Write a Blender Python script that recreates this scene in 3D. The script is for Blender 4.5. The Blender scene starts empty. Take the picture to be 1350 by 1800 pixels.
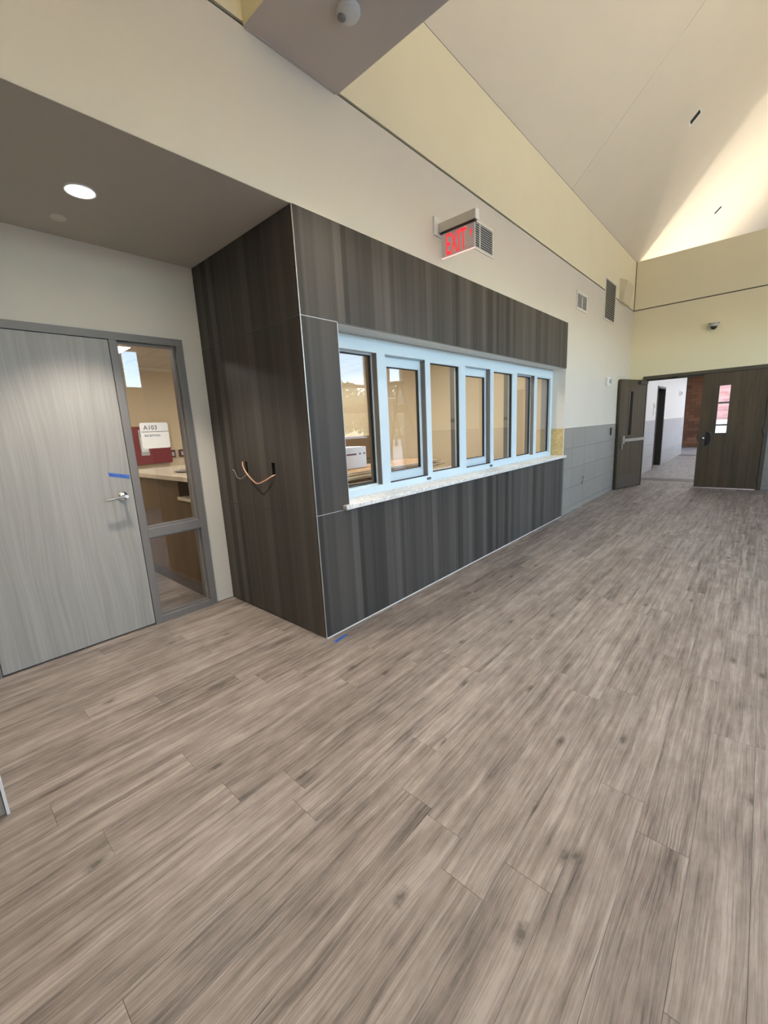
import bpy, bmesh, math, random
from mathutils import Vector, Matrix

# ------------------------------------------------------------------ camera
scene = bpy.context.scene
COL = scene.collection
PI = math.pi

cam_d = bpy.data.cameras.new('camera')
cam = bpy.data.objects.new('camera', cam_d)
COL.objects.link(cam)
scene.camera = cam
cam_d.sensor_fit = 'VERTICAL'
cam_d.sensor_height = 36.0
cam_d.lens = 731.85 / 1800.0 * 36.0
cam_d.clip_start = 0.05
cam_d.clip_end = 300
cam.matrix_world = Matrix(((0.6655287, 0.17935, -0.7245033, 0), (-0.7446998, 0.0946192, -0.6606583, 0), (-0.0499372, 0.9792246, 0.1965337, 0), (0, 0, 0, 1)))
cam.location = (0, 0, 1.434)

# ------------------------------------------------------------------ world, exposure
world = bpy.data.worlds.new('World')
scene.world = world
world.use_nodes = True
wn = world.node_tree.nodes
bg = wn['Background']
sky = wn.new('ShaderNodeTexSky')
sky.sky_type = 'NISHITA'
sky.sun_disc = False
sky.sun_elevation = math.radians(48)
sky.sun_rotation = math.radians(20)
sky.air_density = 1.0
sky.dust_density = 0.9
world.node_tree.links.new(sky.outputs[0], bg.inputs[0])
bg.inputs[1].default_value = 0.92

sun_d = bpy.data.lights.new('sun', 'SUN')
sun_d.energy = 2.5
sun_d.angle = math.radians(1.0)
sun_d.color = (1.0, 0.95, 0.86)
sun = bpy.data.objects.new('sun', sun_d)
COL.objects.link(sun)
sun.rotation_euler = (math.radians(-42), math.radians(12), 0)   # from behind the hall (+Y), high

scene.view_settings.view_transform = 'Standard'
scene.view_settings.look = 'None'
scene.view_settings.exposure = 1.0
scene.view_settings.gamma = 1.0
scene.view_settings.use_curve_mapping = False
try:
    scene.cycles.use_denoising = True
    scene.cycles.denoiser = 'OPENIMAGEDENOISE'
    scene.cycles.max_bounces = 10
    scene.cycles.diffuse_bounces = 6
    scene.cycles.glossy_bounces = 4
    scene.cycles.transparent_max_bounces = 16
    scene.cycles.caustics_reflective = False
    scene.cycles.caustics_refractive = False
    scene.cycles.sample_clamp_indirect = 6.0
except Exception:
    pass

# ------------------------------------------------------------------ node helpers
def new_mat(name):
    m = bpy.data.materials.new(name)
    m.use_nodes = True
    nt = m.node_tree
    b = nt.nodes['Principled BSDF']
    return m, nt, b

def N(nt, t, **kw):
    n = nt.nodes.new(t)
    for k, v in kw.items():
        setattr(n, k, v)
    return n

def setin(nt, sock, v):
    if isinstance(v, bpy.types.NodeSocket):
        nt.links.new(v, sock)
    else:
        sock.default_value = v

def mathn(nt, op, a, b=None, c=None):
    n = N(nt, 'ShaderNodeMath', operation=op)
    setin(nt, n.inputs[0], a)
    if b is not None: setin(nt, n.inputs[1], b)
    if c is not None: setin(nt, n.inputs[2], c)
    return n.outputs[0]

def vscale(nt, v, s, off=None):
    n = N(nt, 'ShaderNodeMapping')
    setin(nt, n.inputs['Vector'], v)
    n.inputs['Scale'].default_value = s
    if off is not None: setin(nt, n.inputs['Location'], off)
    return n.outputs[0]

def noise(nt, v, scale=1.0, detail=3, rough=0.55, dist=0.0):
    n = N(nt, 'ShaderNodeTexNoise')
    setin(nt, n.inputs['Vector'], v)
    n.inputs['Scale'].default_value = scale
    n.inputs['Detail'].default_value = detail
    n.inputs['Roughness'].default_value = rough
    n.inputs['Distortion'].default_value = dist
    return n.outputs['Fac']

def ramp(nt, f, stops, interp='LINEAR'):
    n = N(nt, 'ShaderNodeValToRGB')
    n.color_ramp.interpolation = interp
    el = n.color_ramp.elements
    while len(el) < len(stops): el.new(0.5)
    for e, (p, c) in zip(el, stops):
        e.position = p
        e.color = (*c, 1) if len(c) == 3 else c
    setin(nt, n.inputs[0], f)
    return n.outputs[0]

def mixc(nt, f, a, b, mode='MIX'):
    n = N(nt, 'ShaderNodeMix', data_type='RGBA', blend_type=mode)
    setin(nt, n.inputs[0], f)
    for i, v in ((6, a), (7, b)):
        if isinstance(v, tuple): v = (*v[:3], 1)
        setin(nt, n.inputs[i], v)
    return n.outputs[2]

def bump(nt, b, h, strength=0.1, dist=0.01):
    n = N(nt, 'ShaderNodeBump')
    n.inputs['Strength'].default_value = strength
    n.inputs['Distance'].default_value = dist
    setin(nt, n.inputs['Height'], h)
    nt.links.new(n.outputs[0], b.inputs['Normal'])

def pos(nt):
    return N(nt, 'ShaderNodeNewGeometry').outputs['Position']

def objc(nt):
    return N(nt, 'ShaderNodeTexCoord').outputs['Object']

def plain(name, col, rough=0.5, metal=0.0, spec=0.5, var=0.04, scale=9.0, bmp=0.0, bscale=300):
    m, nt, b = new_mat(name)
    f = noise(nt, pos(nt), scale, 3)
    lo = tuple(c * (1 - var) for c in col); hi = tuple(min(1, c * (1 + var)) for c in col)
    nt.links.new(ramp(nt, f, [(0.3, lo), (0.7, hi)]), b.inputs['Base Color'])
    b.inputs['Roughness'].default_value = rough
    b.inputs['Metallic'].default_value = metal
    b.inputs['Specular IOR Level'].default_value = spec
    if bmp:
        bump(nt, b, noise(nt, pos(nt), bscale, 2), bmp, 0.002)
    return m

def emis(name, col, strength):
    m, nt, b = new_mat(name)
    b.inputs['Base Color'].default_value = (*col, 1)
    b.inputs['Emission Color'].default_value = (*col, 1)
    b.inputs['Emission Strength'].default_value = strength
    return m

def glass_mat(name, gloss=1.0, tint=(1, 1, 1)):
    m = bpy.data.materials.new(name); m.use_nodes = True
    nt = m.node_tree; nt.nodes.clear()
    out = N(nt, 'ShaderNodeOutputMaterial')
    lw = N(nt, 'ShaderNodeLayerWeight'); lw.inputs[0].default_value = 0.5
    f = mathn(nt, 'POWER', lw.outputs['Facing'], 5.0)
    f = mathn(nt, 'MULTIPLY_ADD', f, 0.94 * gloss, 0.045 * gloss)
    tr = N(nt, 'ShaderNodeBsdfTransparent'); tr.inputs[0].default_value = (*tint, 1)
    gl = N(nt, 'ShaderNodeBsdfGlossy'); gl.inputs['Roughness'].default_value = 0.0
    mx = N(nt, 'ShaderNodeMixShader')
    nt.links.new(f, mx.inputs[0]); nt.links.new(tr.outputs[0], mx.inputs[1]); nt.links.new(gl.outputs[0], mx.inputs[2])
    nt.links.new(mx.outputs[0], out.inputs[0])
    return m

# ------------------------------------------------------------------ materials
def plank_mat(name, base=(0.30, 0.252, 0.217), dark=(0.10, 0.080, 0.068), light=(0.43, 0.375, 0.33)):
    m, nt, b = new_mat(name)
    g = N(nt, 'ShaderNodeNewGeometry')
    oi = N(nt, 'ShaderNodeObjectInfo')
    rnd = mathn(nt, 'FRACT', mathn(nt, 'ADD', oi.outputs['Random'], g.outputs['Random Per Island']))
    comb = N(nt, 'ShaderNodeCombineXYZ')
    setin(nt, comb.inputs[0], mathn(nt, 'MULTIPLY', rnd, 37.0))
    setin(nt, comb.inputs[1], mathn(nt, 'MULTIPLY', rnd, 91.0))
    setin(nt, comb.inputs[2], mathn(nt, 'MULTIPLY', rnd, 17.0))
    va = N(nt, 'ShaderNodeVectorMath', operation='ADD')
    nt.links.new(objc(nt), va.inputs[0]); nt.links.new(comb.outputs[0], va.inputs[1])
    v = va.outputs[0]
    # slow warp so that the grain wanders round knots
    warp = noise(nt, vscale(nt, v, (2.2, 7.0, 1)), 1.0, 2)
    wv = N(nt, 'ShaderNodeCombineXYZ')
    setin(nt, wv.inputs[1], mathn(nt, 'MULTIPLY', mathn(nt, 'SUBTRACT', warp, 0.5), 0.032))
    vw = N(nt, 'ShaderNodeVectorMath', operation='ADD')
    nt.links.new(v, vw.inputs[0]); nt.links.new(wv.outputs[0], vw.inputs[1])
    vw = vw.outputs[0]
    broad = noise(nt, vscale(nt, vw, (1.3, 30, 1)), 1.0, 4, 0.62)
    streak = noise(nt, vscale(nt, vw, (2.2, 85, 1)), 1.0, 4, 0.7)
    fine = noise(nt, vscale(nt, vw, (9.0, 330, 1)), 1.0, 2, 0.6)
    blot = noise(nt, vscale(nt, v, (5.0, 11.0, 1)), 1.0, 5, 0.65)
    # cathedral arches
    w = N(nt, 'ShaderNodeTexWave', wave_type='RINGS', rings_direction='Z', wave_profile='SAW')
    nt.links.new(vscale(nt, vw, (0.55, 9.0, 1)), w.inputs['Vector'])
    w.inputs['Scale'].default_value = 4.5
    w.inputs['Distortion'].default_value = 5.0
    w.inputs['Detail'].default_value = 2.0
    w.inputs['Detail Scale'].default_value = 1.2
    # knots
    vo = N(nt, 'ShaderNodeTexVoronoi', feature='F1', voronoi_dimensions='2D')
    kw = N(nt, 'ShaderNodeVectorMath', operation='ADD')
    kc = N(nt, 'ShaderNodeCombineXYZ')
    kn_ = mathn(nt, 'SUBTRACT', noise(nt, v, 45.0, 2), 0.5)
    setin(nt, kc.inputs[0], mathn(nt, 'MULTIPLY', kn_, 0.05)); setin(nt, kc.inputs[1], mathn(nt, 'MULTIPLY', kn_, 0.02))
    nt.links.new(v, kw.inputs[0]); nt.links.new(kc.outputs[0], kw.inputs[1])
    nt.links.new(vscale(nt, kw.outputs[0], (2.6, 5.4, 1)), vo.inputs['Vector'])
    vo.inputs['Scale'].default_value = 1.0
    sepc = N(nt, 'ShaderNodeSeparateColor')
    nt.links.new(vo.outputs['Color'], sepc.inputs[0])
    kn = ramp(nt, vo.outputs['Distance'], [(0.03, (1, 1, 1)), (0.06, (0.6, 0.6, 0.6)), (0.13, (0, 0, 0))])
    kn = mathn(nt, 'MULTIPLY', kn, mathn(nt, 'GREATER_THAN', sepc.outputs[0], 0.80))
    t = mathn(nt, 'MULTIPLY', broad, 0.44)
    t = mathn(nt, 'MULTIPLY_ADD', streak, 0.36, t)
    t = mathn(nt, 'MULTIPLY_ADD', blot, 0.34, t)
    t = mathn(nt, 'MULTIPLY_ADD', w.outputs['Fac'], 0.03, t)
    t = mathn(nt, 'MULTIPLY_ADD', fine, 0.20, t)
    t = mathn(nt, 'MULTIPLY_ADD', mathn(nt, 'SUBTRACT', rnd, 0.5), 0.06, t)
    c = ramp(nt, t, [(0.53, dark), (0.635, tuple(x * 0.78 for x in base)), (0.70, base), (0.81, light)])
    wl_ = N(nt, 'ShaderNodeTexWave', wave_type='BANDS', bands_direction='Y', wave_profile='SIN')
    nt.links.new(vscale(nt, vw, (0.25, 1.0, 1)), wl_.inputs['Vector'])
    wl_.inputs['Scale'].default_value = 34.0; wl_.inputs['Distortion'].default_value = 7.0
    wl_.inputs['Detail'].default_value = 3.0; wl_.inputs['Detail Scale'].default_value = 0.6
    lines = mathn(nt, 'MULTIPLY', ramp(nt, wl_.outputs['Fac'], [(0.0, (1, 1, 1)), (0.45, (0, 0, 0))]), ramp(nt, noise(nt, vscale(nt, v, (1.6, 7.0, 1)), 1.0, 3), [(0.45, (0, 0, 0)), (0.65, (1, 1, 1))]))
    c = mixc(nt, mathn(nt, 'MULTIPLY', lines, 0.42), c, dark)
    c = mixc(nt, mathn(nt, 'MULTIPLY', kn, 0.75), c, (0.060, 0.047, 0.040))
    nt.links.new(c, b.inputs['Base Color'])
    b.inputs['Roughness'].default_value = 0.46
    b.inputs['Specular IOR Level'].default_value = 0.42
    bump(nt, b, mathn(nt, 'ADD', fine, streak), 0.10, 0.002)
    return m

def stripe_mat(name, lo=(0.030, 0.0265, 0.023), hi=(0.088, 0.079, 0.069)):
    m, nt, b = new_mat(name)
    sx = N(nt, 'ShaderNodeSeparateXYZ'); nt.links.new(pos(nt), sx.inputs[0])
    u = mathn(nt, 'SUBTRACT', sx.outputs[0], sx.outputs[1])
    def v1(scale, off):
        vo = N(nt, 'ShaderNodeTexVoronoi', voronoi_dimensions='1D')
        setin(nt, vo.inputs['W'], mathn(nt, 'ADD', u, off))
        vo.inputs['Scale'].default_value = scale
        s = N(nt, 'ShaderNodeSeparateColor'); nt.links.new(vo.outputs['Color'], s.inputs[0])
        return s.outputs[0]
    cv = N(nt, 'ShaderNodeCombineXYZ')
    setin(nt, cv.inputs[0], u); setin(nt, cv.inputs[2], sx.outputs[2])
    g1 = noise(nt, vscale(nt, cv.outputs[0], (90, 1, 1.6)), 1.0, 4, 0.65)
    g2 = noise(nt, vscale(nt, cv.outputs[0], (420, 1, 9)), 1.0, 2, 0.6)
    t = mathn(nt, 'MULTIPLY', v1(13.0, 3.0), 0.62)
    t = mathn(nt, 'MULTIPLY_ADD', v1(34.0, 11.0), 0.2, t)
    t = mathn(nt, 'MULTIPLY_ADD', g1, 0.24, t)
    t = mathn(nt, 'MULTIPLY_ADD', g2, 0.14, t)
    nt.links.new(ramp(nt, t, [(0.25, lo), (0.9, hi)]), b.inputs['Base Color'])
    b.inputs['Roughness'].default_value = 0.5
    b.inputs['Specular IOR Level'].default_value = 0.35
    bump(nt, b, g2, 0.06, 0.001)
    return m

def oak_mat(name, lo, mid, hi, seed=0.0):
    m, nt, b = new_mat(name)
    off = N(nt, 'ShaderNodeVectorMath', operation='ADD')
    nt.links.new(pos(nt), off.inputs[0]); off.inputs[1].default_value = (seed, seed * 1.7, seed * 0.4)
    v = vscale(nt, off.outputs[0], (1, 1, 0.16))
    wrp = noise(nt, vscale(nt, off.outputs[0], (2.0, 2.0, 0.7)), 1.0, 2)
    va = N(nt, 'ShaderNodeVectorMath', operation='ADD')
    cb = N(nt, 'ShaderNodeCombineXYZ')
    setin(nt, cb.inputs[0], mathn(nt, 'MULTIPLY', wrp, 0.16))
    nt.links.new(v, va.inputs[0]); nt.links.new(cb.outputs[0], va.inputs[1])
    n1 = noise(nt, vscale(nt, va.outputs[0], (9, 9, 2)), 1.0, 5, 0.6)
    n2 = noise(nt, vscale(nt, va.outputs[0], (70, 70, 6)), 1.0, 3, 0.65)
    n3 = noise(nt, vscale(nt, va.outputs[0], (260, 260, 20)), 1.0, 2, 0.6)
    t = mathn(nt, 'MULTIPLY', n1, 0.5)
    t = mathn(nt, 'MULTIPLY_ADD', n2, 0.34, t)
    t = mathn(nt, 'MULTIPLY_ADD', n3, 0.2, t)
    nt.links.new(ramp(nt, t, [(0.38, lo), (0.53, mid), (0.68, hi)]), b.inputs['Base Color'])
    b.inputs['Roughness'].default_value = 0.48
    b.inputs['Specular IOR Level'].default_value = 0.35
    bump(nt, b, n3, 0.05, 0.001)
    return m

def tile_mat(name, col):
    m, nt, b = new_mat(name)
    g = N(nt, 'ShaderNodeNewGeometry'); oi = N(nt, 'ShaderNodeObjectInfo')
    n1 = noise(nt, vscale(nt, pos(nt), (5, 5, 210)), 1.0, 3, 0.6)
    n2 = noise(nt, vscale(nt, pos(nt), (130, 130, 8)), 1.0, 2, 0.6)
    t = mathn(nt, 'ADD', mathn(nt, 'MULTIPLY', n1, 0.55), mathn(nt, 'MULTIPLY', n2, 0.35))
    t = mathn(nt, 'MULTIPLY_ADD', oi.outputs['Random'], 0.12, t)
    nt.links.new(ramp(nt, t, [(0.25, tuple(c * 0.8 for c in col)), (0.75, tuple(c * 1.15 for c in col))]), b.inputs['Base Color'])
    b.inputs['Roughness'].default_value = 0.42
    bump(nt, b, n1, 0.05, 0.001)
    return m

def stone_mat(name):
    m, nt, b = new_mat(name)
    p = pos(nt)
    w = noise(nt, p, 5.0, 4, 0.6)
    sc = N(nt, 'ShaderNodeVectorMath', operation='ADD')
    cb = N(nt, 'ShaderNodeCombineXYZ')
    for i in range(3): setin(nt, cb.inputs[i], mathn(nt, 'MULTIPLY', w, 0.35))
    nt.links.new(p, sc.inputs[0]); nt.links.new(cb.outputs[0], sc.inputs[1])
    v = noise(nt, sc.outputs[0], 14.0, 5, 0.6)
    d = mathn(nt, 'ABSOLUTE', mathn(nt, 'SUBTRACT', v, 0.5))
    c = ramp(nt, d, [(0.0, (0.46, 0.45, 0.42)), (0.015, (0.68, 0.67, 0.63)), (0.05, (0.82, 0.81, 0.77))])
    nt.links.new(c, b.inputs['Base Color'])
    b.inputs['Roughness'].default_value = 0.32
    b.inputs['Specular IOR Level'].default_value = 0.3
    return m

def brick_mat(name, c1, c2):
    m, nt, b = new_mat(name)
    oi = N(nt, 'ShaderNodeObjectInfo'); g = N(nt, 'ShaderNodeNewGeometry')
    r = mathn(nt, 'FRACT', mathn(nt, 'ADD', oi.outputs['Random'], g.outputs['Random Per Island']))
    f = mathn(nt, 'ADD', mathn(nt, 'MULTIPLY', r, 0.7), mathn(nt, 'MULTIPLY', noise(nt, pos(nt), 40, 3), 0.3))
    nt.links.new(ramp(nt, f, [(0.1, c1), (0.9, c2)]), b.inputs['Base Color'])
    b.inputs['Roughness'].default_value = 0.85
    bump(nt, b, noise(nt, pos(nt), 90, 3), 0.3, 0.004)
    return m

M = {}
M['plank'] = plank_mat('plank_floor')
M['grout'] = plain('floor_joint', (0.12, 0.10, 0.088), 0.8)
M['wall'] = plain('paint_offwhite', (0.66, 0.615, 0.53), 0.62, spec=0.3, var=0.015, scale=2.0, bmp=0.12, bscale=260)
M['backwall'] = plain('paint_brown_grey', (0.22, 0.19, 0.16), 0.7)
M['cream'] = plain('paint_cream', (0.80, 0.735, 0.52), 0.62, spec=0.3, var=0.015, scale=2.0, bmp=0.12, bscale=260)
M['ceil'] = plain('paint_ceiling', (0.74, 0.665, 0.535), 0.7, spec=0.2, var=0.015, scale=1.5, bmp=0.10, bscale=260)
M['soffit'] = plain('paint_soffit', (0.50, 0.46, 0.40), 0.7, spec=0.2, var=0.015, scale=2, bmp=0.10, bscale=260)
M['beam'] = plain('paint_beam', (0.56, 0.50, 0.45), 0.7, spec=0.2, var=0.015, scale=2, bmp=0.10, bscale=260)
M['reveal'] = plain('reveal_channel', (0.10, 0.09, 0.07), 0.6)
M['panel'] = stripe_mat('striped_laminate')
M['trim'] = plain('aluminium_trim', (0.60, 0.60, 0.58), 0.35, 0.6)
M['darktrim'] = plain('dark_trim', (0.05, 0.045, 0.04), 0.5)
M['oak'] = oak_mat('grey_oak', (0.265, 0.256, 0.236), (0.33, 0.32, 0.296), (0.395, 0.383, 0.354))
M['oakdark'] = oak_mat('brown_oak', (0.058, 0.043, 0.026), (0.086, 0.064, 0.039), (0.115, 0.088, 0.055), 3.1)
M['frame'] = plain('taupe_steel', (0.175, 0.162, 0.152), 0.42, spec=0.45, var=0.02)
M['framedark'] = plain('bronze_steel', (0.075, 0.062, 0.046), 0.45, var=0.03)
M['glass'] = glass_mat('pane_glass', 1.4)
M['glassthin'] = glass_mat('storefront_glass', 0.8)
M['white_al'] = plain('white_aluminium', (0.62, 0.745, 0.81), 0.38, spec=0.5, var=0.01)
M['shaded_side'] = plain('shaded_white_aluminium', (0.20, 0.185, 0.175), 0.45, spec=0.4, var=0.02)  # darker copy of the white aluminium; shade of the side faces put into colour
M['gasket'] = plain('black_gasket', (0.012, 0.011, 0.010), 0.6)
M['stone'] = stone_mat('marbled_stone')
M['chrome'] = plain('satin_chrome', (0.82, 0.83, 0.84), 0.16, 1.0, var=0.01)
M['steel'] = plain('brushed_steel', (0.58, 0.56, 0.52), 0.34, 1.0, var=0.04)
M['tile'] = tile_mat('grey_tile', (0.265, 0.25, 0.22))
M['tilelight'] = tile_mat('corridor_tile', (0.44, 0.44, 0.45))
M['white'] = plain('white_plastic', (0.80, 0.79, 0.76), 0.4, var=0.01)
M['offplastic'] = plain('cream_plastic', (0.66, 0.60, 0.42), 0.5, var=0.01)
M['lightplastic'] = plain('pale_grey_plastic', (0.62, 0.62, 0.60), 0.4, var=0.01)
M['greyplastic2'] = plain('dark_grey_plastic', (0.20, 0.20, 0.20), 0.3, var=0.01)
M['greyplastic'] = plain('grey_plastic', (0.42, 0.43, 0.43), 0.4, var=0.01)
M['vent'] = plain('vent_enamel', (0.74, 0.71, 0.64), 0.45, var=0.01)
M['slat'] = plain('vent_slat', (0.20, 0.19, 0.165), 0.5, var=0.02)
M['black'] = plain('black_plastic', (0.012, 0.012, 0.013), 0.35)
M['void'] = plain('dark_void', (0.006, 0.006, 0.006), 0.9)
M['ply'] = plain('bare_plywood', (0.58, 0.44, 0.20), 0.75, var=0.22, scale=30)
M['tape'] = plain('blue_tape', (0.045, 0.14, 0.50), 0.6, var=0.08, scale=60)
M['ink'] = plain('ink', (0.006, 0.012, 0.06), 0.6)
M['print'] = plain('black_print', (0.02, 0.02, 0.022), 0.5)
M['copper'] = plain('copper_wire', (0.82, 0.46, 0.30), 0.3, 0.35)
M['wire'] = plain('grey_wire', (0.28, 0.25, 0.22), 0.5)
M['sign'] = plain('sign_white', (0.74, 0.71, 0.65), 0.45, var=0.01)
M['red'] = plain('red_enamel', (0.20, 0.007, 0.012), 0.35)
M['devred'] = plain('dark_red_plastic', (0.12, 0.012, 0.012), 0.4)
M['maple'] = oak_mat('maple_veneer', (0.095, 0.060, 0.026), (0.12, 0.077, 0.034), (0.145, 0.094, 0.045), 5.0)
M['counter'] = plain('cream_solid_surface', (0.66, 0.58, 0.46), 0.25)
M['rubber'] = plain('rubber_base', (0.07, 0.06, 0.055), 0.6)
M['tan'] = plain('tan_paint', (0.64, 0.53, 0.36), 0.65, spec=0.3, var=0.015, scale=2)
M['acoustic'] = plain('acoustic_tile', (0.62, 0.57, 0.50), 0.9, var=0.1, scale=160)
M['carton'] = plain('brown_cardboard', (0.22, 0.125, 0.058), 0.85, var=0.08, scale=20)
M['cardlight'] = plain('tan_cardboard', (0.50, 0.32, 0.17), 0.85, var=0.08, scale=20)
M['cardedge'] = plain('pale_board_edge', (0.78, 0.66, 0.46), 0.8, var=0.08, scale=40)
M['boxwhite'] = plain('white_carton', (0.82, 0.83, 0.86), 0.6, var=0.01)
M['boxred'] = plain('maroon_print', (0.14, 0.03, 0.06), 0.6)
M['greytop'] = plain('grey_worktop', (0.42, 0.41, 0.41), 0.4, var=0.03)
M['brownbar'] = plain('brown_bar', (0.055, 0.022, 0.014), 0.5)
M['corrwall'] = plain('corridor_white', (0.84, 0.83, 0.82), 0.6, var=0.01)
M['corrfloor'] = plank_mat('corridor_plank', (0.30, 0.275, 0.265), (0.15, 0.13, 0.125), (0.42, 0.39, 0.375))
M['strip'] = plain('threshold_strip', (0.13, 0.11, 0.105), 0.5)
M['brick'] = brick_mat('brown_brick', (0.075, 0.028, 0.014), (0.17, 0.075, 0.038))
M['mortar'] = plain('brown_mortar', (0.075, 0.04, 0.025), 0.9)
M['brickred'] = brick_mat('red_brick', (0.34, 0.13, 0.10), (0.50, 0.24, 0.19))
M['mortarlight'] = plain('pale_mortar', (0.55, 0.45, 0.40), 0.9)
M['concrete'] = plain('pale_concrete', (0.52, 0.50, 0.46), 0.85, var=0.1, scale=3)
M['foliage'] = plain('leaf_green', (0.30, 0.32, 0.17), 0.7, var=0.4, scale=2.5)
M['bark'] = plain('bark', (0.10, 0.075, 0.05), 0.9, var=0.2)
M['fibreglass'] = plain('ladder_fibreglass', (0.16, 0.10, 0.055), 0.5)
M['sitetan'] = plain('interior_tan', (0.55, 0.49, 0.38), 0.7)

LIGHTLENS = emis('lamp_lens', (1.0, 0.96, 0.90), 4.0)
BEAMLENS = emis('beam_lamp_lens', (1.0, 0.96, 0.90), 4.0)
TROFFER = emis('troffer_lens', (1.0, 0.95, 0.86), 17.0)
CORRFILL = emis('corridor_fill_lens', (0.93, 0.96, 1.0), 6.5)
UPLENS = emis('uplight_lens', (1.0, 0.93, 0.82), 10.0)
VAULTFILL = emis('vault_fill_lens', (1.0, 0.955, 0.86), 30.0)
EXITRED = emis('exit_red', (1.0, 0.03, 0.05), 0.42)

# ------------------------------------------------------------------ mesh helpers
class MB:
    def __init__(self):
        self.bm = bmesh.new()
    def box(self, x0, x1, y0, y1, z0, z1, bev=0.0):
        bm = self.bm
        x0, x1 = sorted((x0, x1)); y0, y1 = sorted((y0, y1)); z0, z1 = sorted((z0, z1))
        co = [(x0, y0, z0), (x1, y0, z0), (x1, y1, z0), (x0, y1, z0), (x0, y0, z1), (x1, y0, z1), (x1, y1, z1), (x0, y1, z1)]
        vs = [bm.verts.new(c) for c in co]
        fs = [bm.faces.new([vs[i] for i in q]) for q in ((3, 2, 1, 0), (4, 5, 6, 7), (0, 1, 5, 4), (1, 2, 6, 5), (2, 3, 7, 6), (3, 0, 4, 7))]
        if bev > 0:
            es = list({e for f in fs for e in f.edges})
            bmesh.ops.bevel(bm, geom=es, offset=bev, segments=2, affect='EDGES', profile=0.5)
        return self
    def prism(self, pts, d):
        """polygon pts (3-D, planar) extruded along vector d"""
        bm = self.bm
        a = [bm.verts.new(p) for p in pts]
        b = [bm.verts.new(Vector(p) + Vector(d)) for p in pts]
        n = len(pts)
        bm.faces.new(a[::-1]); bm.faces.new(b)
        for i in range(n):
            bm.faces.new((a[i], a[(i + 1) % n], b[(i + 1) % n], b[i]))
        bmesh.ops.recalc_face_normals(bm, faces=bm.faces[:])
        return self
    def cyl(self, p0, p1, r0, r1=None, seg=24, cap=True):
        bm = self.bm
        r1 = r0 if r1 is None else r1
        p0, p1 = Vector(p0), Vector(p1)
        ax = (p1 - p0).normalized()
        u = ax.orthogonal().normalized(); w = ax.cross(u)
        A, B = [], []
        for i in range(seg):
            t = 2 * PI * i / seg
            dv = u * math.cos(t) + w * math.sin(t)
            A.append(bm.verts.new(p0 + dv * r0)); B.append(bm.verts.new(p1 + dv * r1))
        for i in range(seg):
            f = bm.faces.new((A[i], A[(i + 1) % seg], B[(i + 1) % seg], B[i])); f.smooth = True
        if cap:
            bm.faces.new(A[::-1]); bm.faces.new(B)
        return self
    def lathe(self, c, axis, prof, seg=28):
        """prof: list of (distance along axis, radius)"""
        bm = self.bm
        c = Vector(c); ax = Vector(axis).normalized()
        u = ax.orthogonal().normalized(); w = ax.cross(u)
        rings = []
        for d, r in prof:
            if r < 1e-6:
                rings.append([bm.verts.new(c + ax * d)]); continue
            rings.append([bm.verts.new(c + ax * d + (u * math.cos(2 * PI * i / seg) + w * math.sin(2 * PI * i / seg)) * r) for i in range(seg)])
        for a, b in zip(rings, rings[1:]):
            for i in range(seg):
                j = (i + 1) % seg
                if len(a) == 1 and len(b) == 1: continue
                if len(a) == 1: f = bm.faces.new((a[0], b[j], b[i]))
                elif len(b) == 1: f = bm.faces.new((a[i], a[j], b[0]))
                else: f = bm.faces.new((a[i], a[j], b[j], b[i]))
                f.smooth = True
        bmesh.ops.recalc_face_normals(bm, faces=bm.faces[:])
        return self
    def tube(self, pts, r, seg=8):
        bm = self.bm
        pts = [Vector(p) for p in pts]
        rings = []
        up = Vector((0, 0, 1))
        for i, p in enumerate(pts):
            t = (pts[min(i + 1, len(pts) - 1)] - pts[max(i - 1, 0)]).normalized()
            u = t.cross(up)
            if u.length < 1e-3: u = t.cross(Vector((1, 0, 0)))
            u.normalize(); w = u.cross(t)
            rings.append([bm.verts.new(p + (u * math.cos(2 * PI * k / seg) + w * math.sin(2 * PI * k / seg)) * r) for k in range(seg)])
        for a, b in zip(rings, rings[1:]):
            for k in range(seg):
                f = bm.faces.new((a[k], a[(k + 1) % seg], b[(k + 1) % seg], b[k])); f.smooth = True
        bm.faces.new(rings[0][::-1]); bm.faces.new(rings[-1])
        bmesh.ops.recalc_face_normals(bm, faces=bm.faces[:])
        return self
    def build(self, name, mat, parent=None, loc=None):
        return link(name, self.bm, mat, parent, loc)

def catmull(pts, n=6):
    P = [Vector(p) for p in pts]
    P = [P[0] * 2 - P[1]] + P + [P[-1] * 2 - P[-2]]
    out = []
    for i in range(1, len(P) - 2):
        for k in range(n):
            t = k / n
            a, b, c, d = P[i - 1], P[i], P[i + 1], P[i + 2]
            out.append(0.5 * ((2 * b) + (c - a) * t + (2 * a - 5 * b + 4 * c - d) * t * t + (3 * b - a - 3 * c + d) * t ** 3))
    out.append(P[-2])
    return out

def wloc(o):
    v = Vector((0, 0, 0))
    while o:
        v = v + Vector(o.location); o = o.parent
    return v

def link(name, bm, mat, parent=None, loc=None):
    """verts are in world coordinates; loc = origin for a top-level mesh"""
    me = bpy.data.meshes.new(name)
    bm.to_mesh(me); bm.free()
    o = bpy.data.objects.new(name, me)
    COL.objects.link(o)
    if mat is not None: me.materials.append(mat)
    base = wloc(parent) if parent else Vector((0, 0, 0))
    if loc is not None:
        base = Vector(loc)
        o.location = base - (wloc(parent) if parent else Vector((0, 0, 0)))
    if base.length > 0:
        me.transform(Matrix.Translation(-base))
    if parent: o.parent = parent
    return o

def tag(o, label=None, cat=None, group=None, kind=None):
    if label: o['label'] = label
    if cat: o['category'] = cat
    if group: o['group'] = group
    if kind: o['kind'] = kind
    return o

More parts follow.
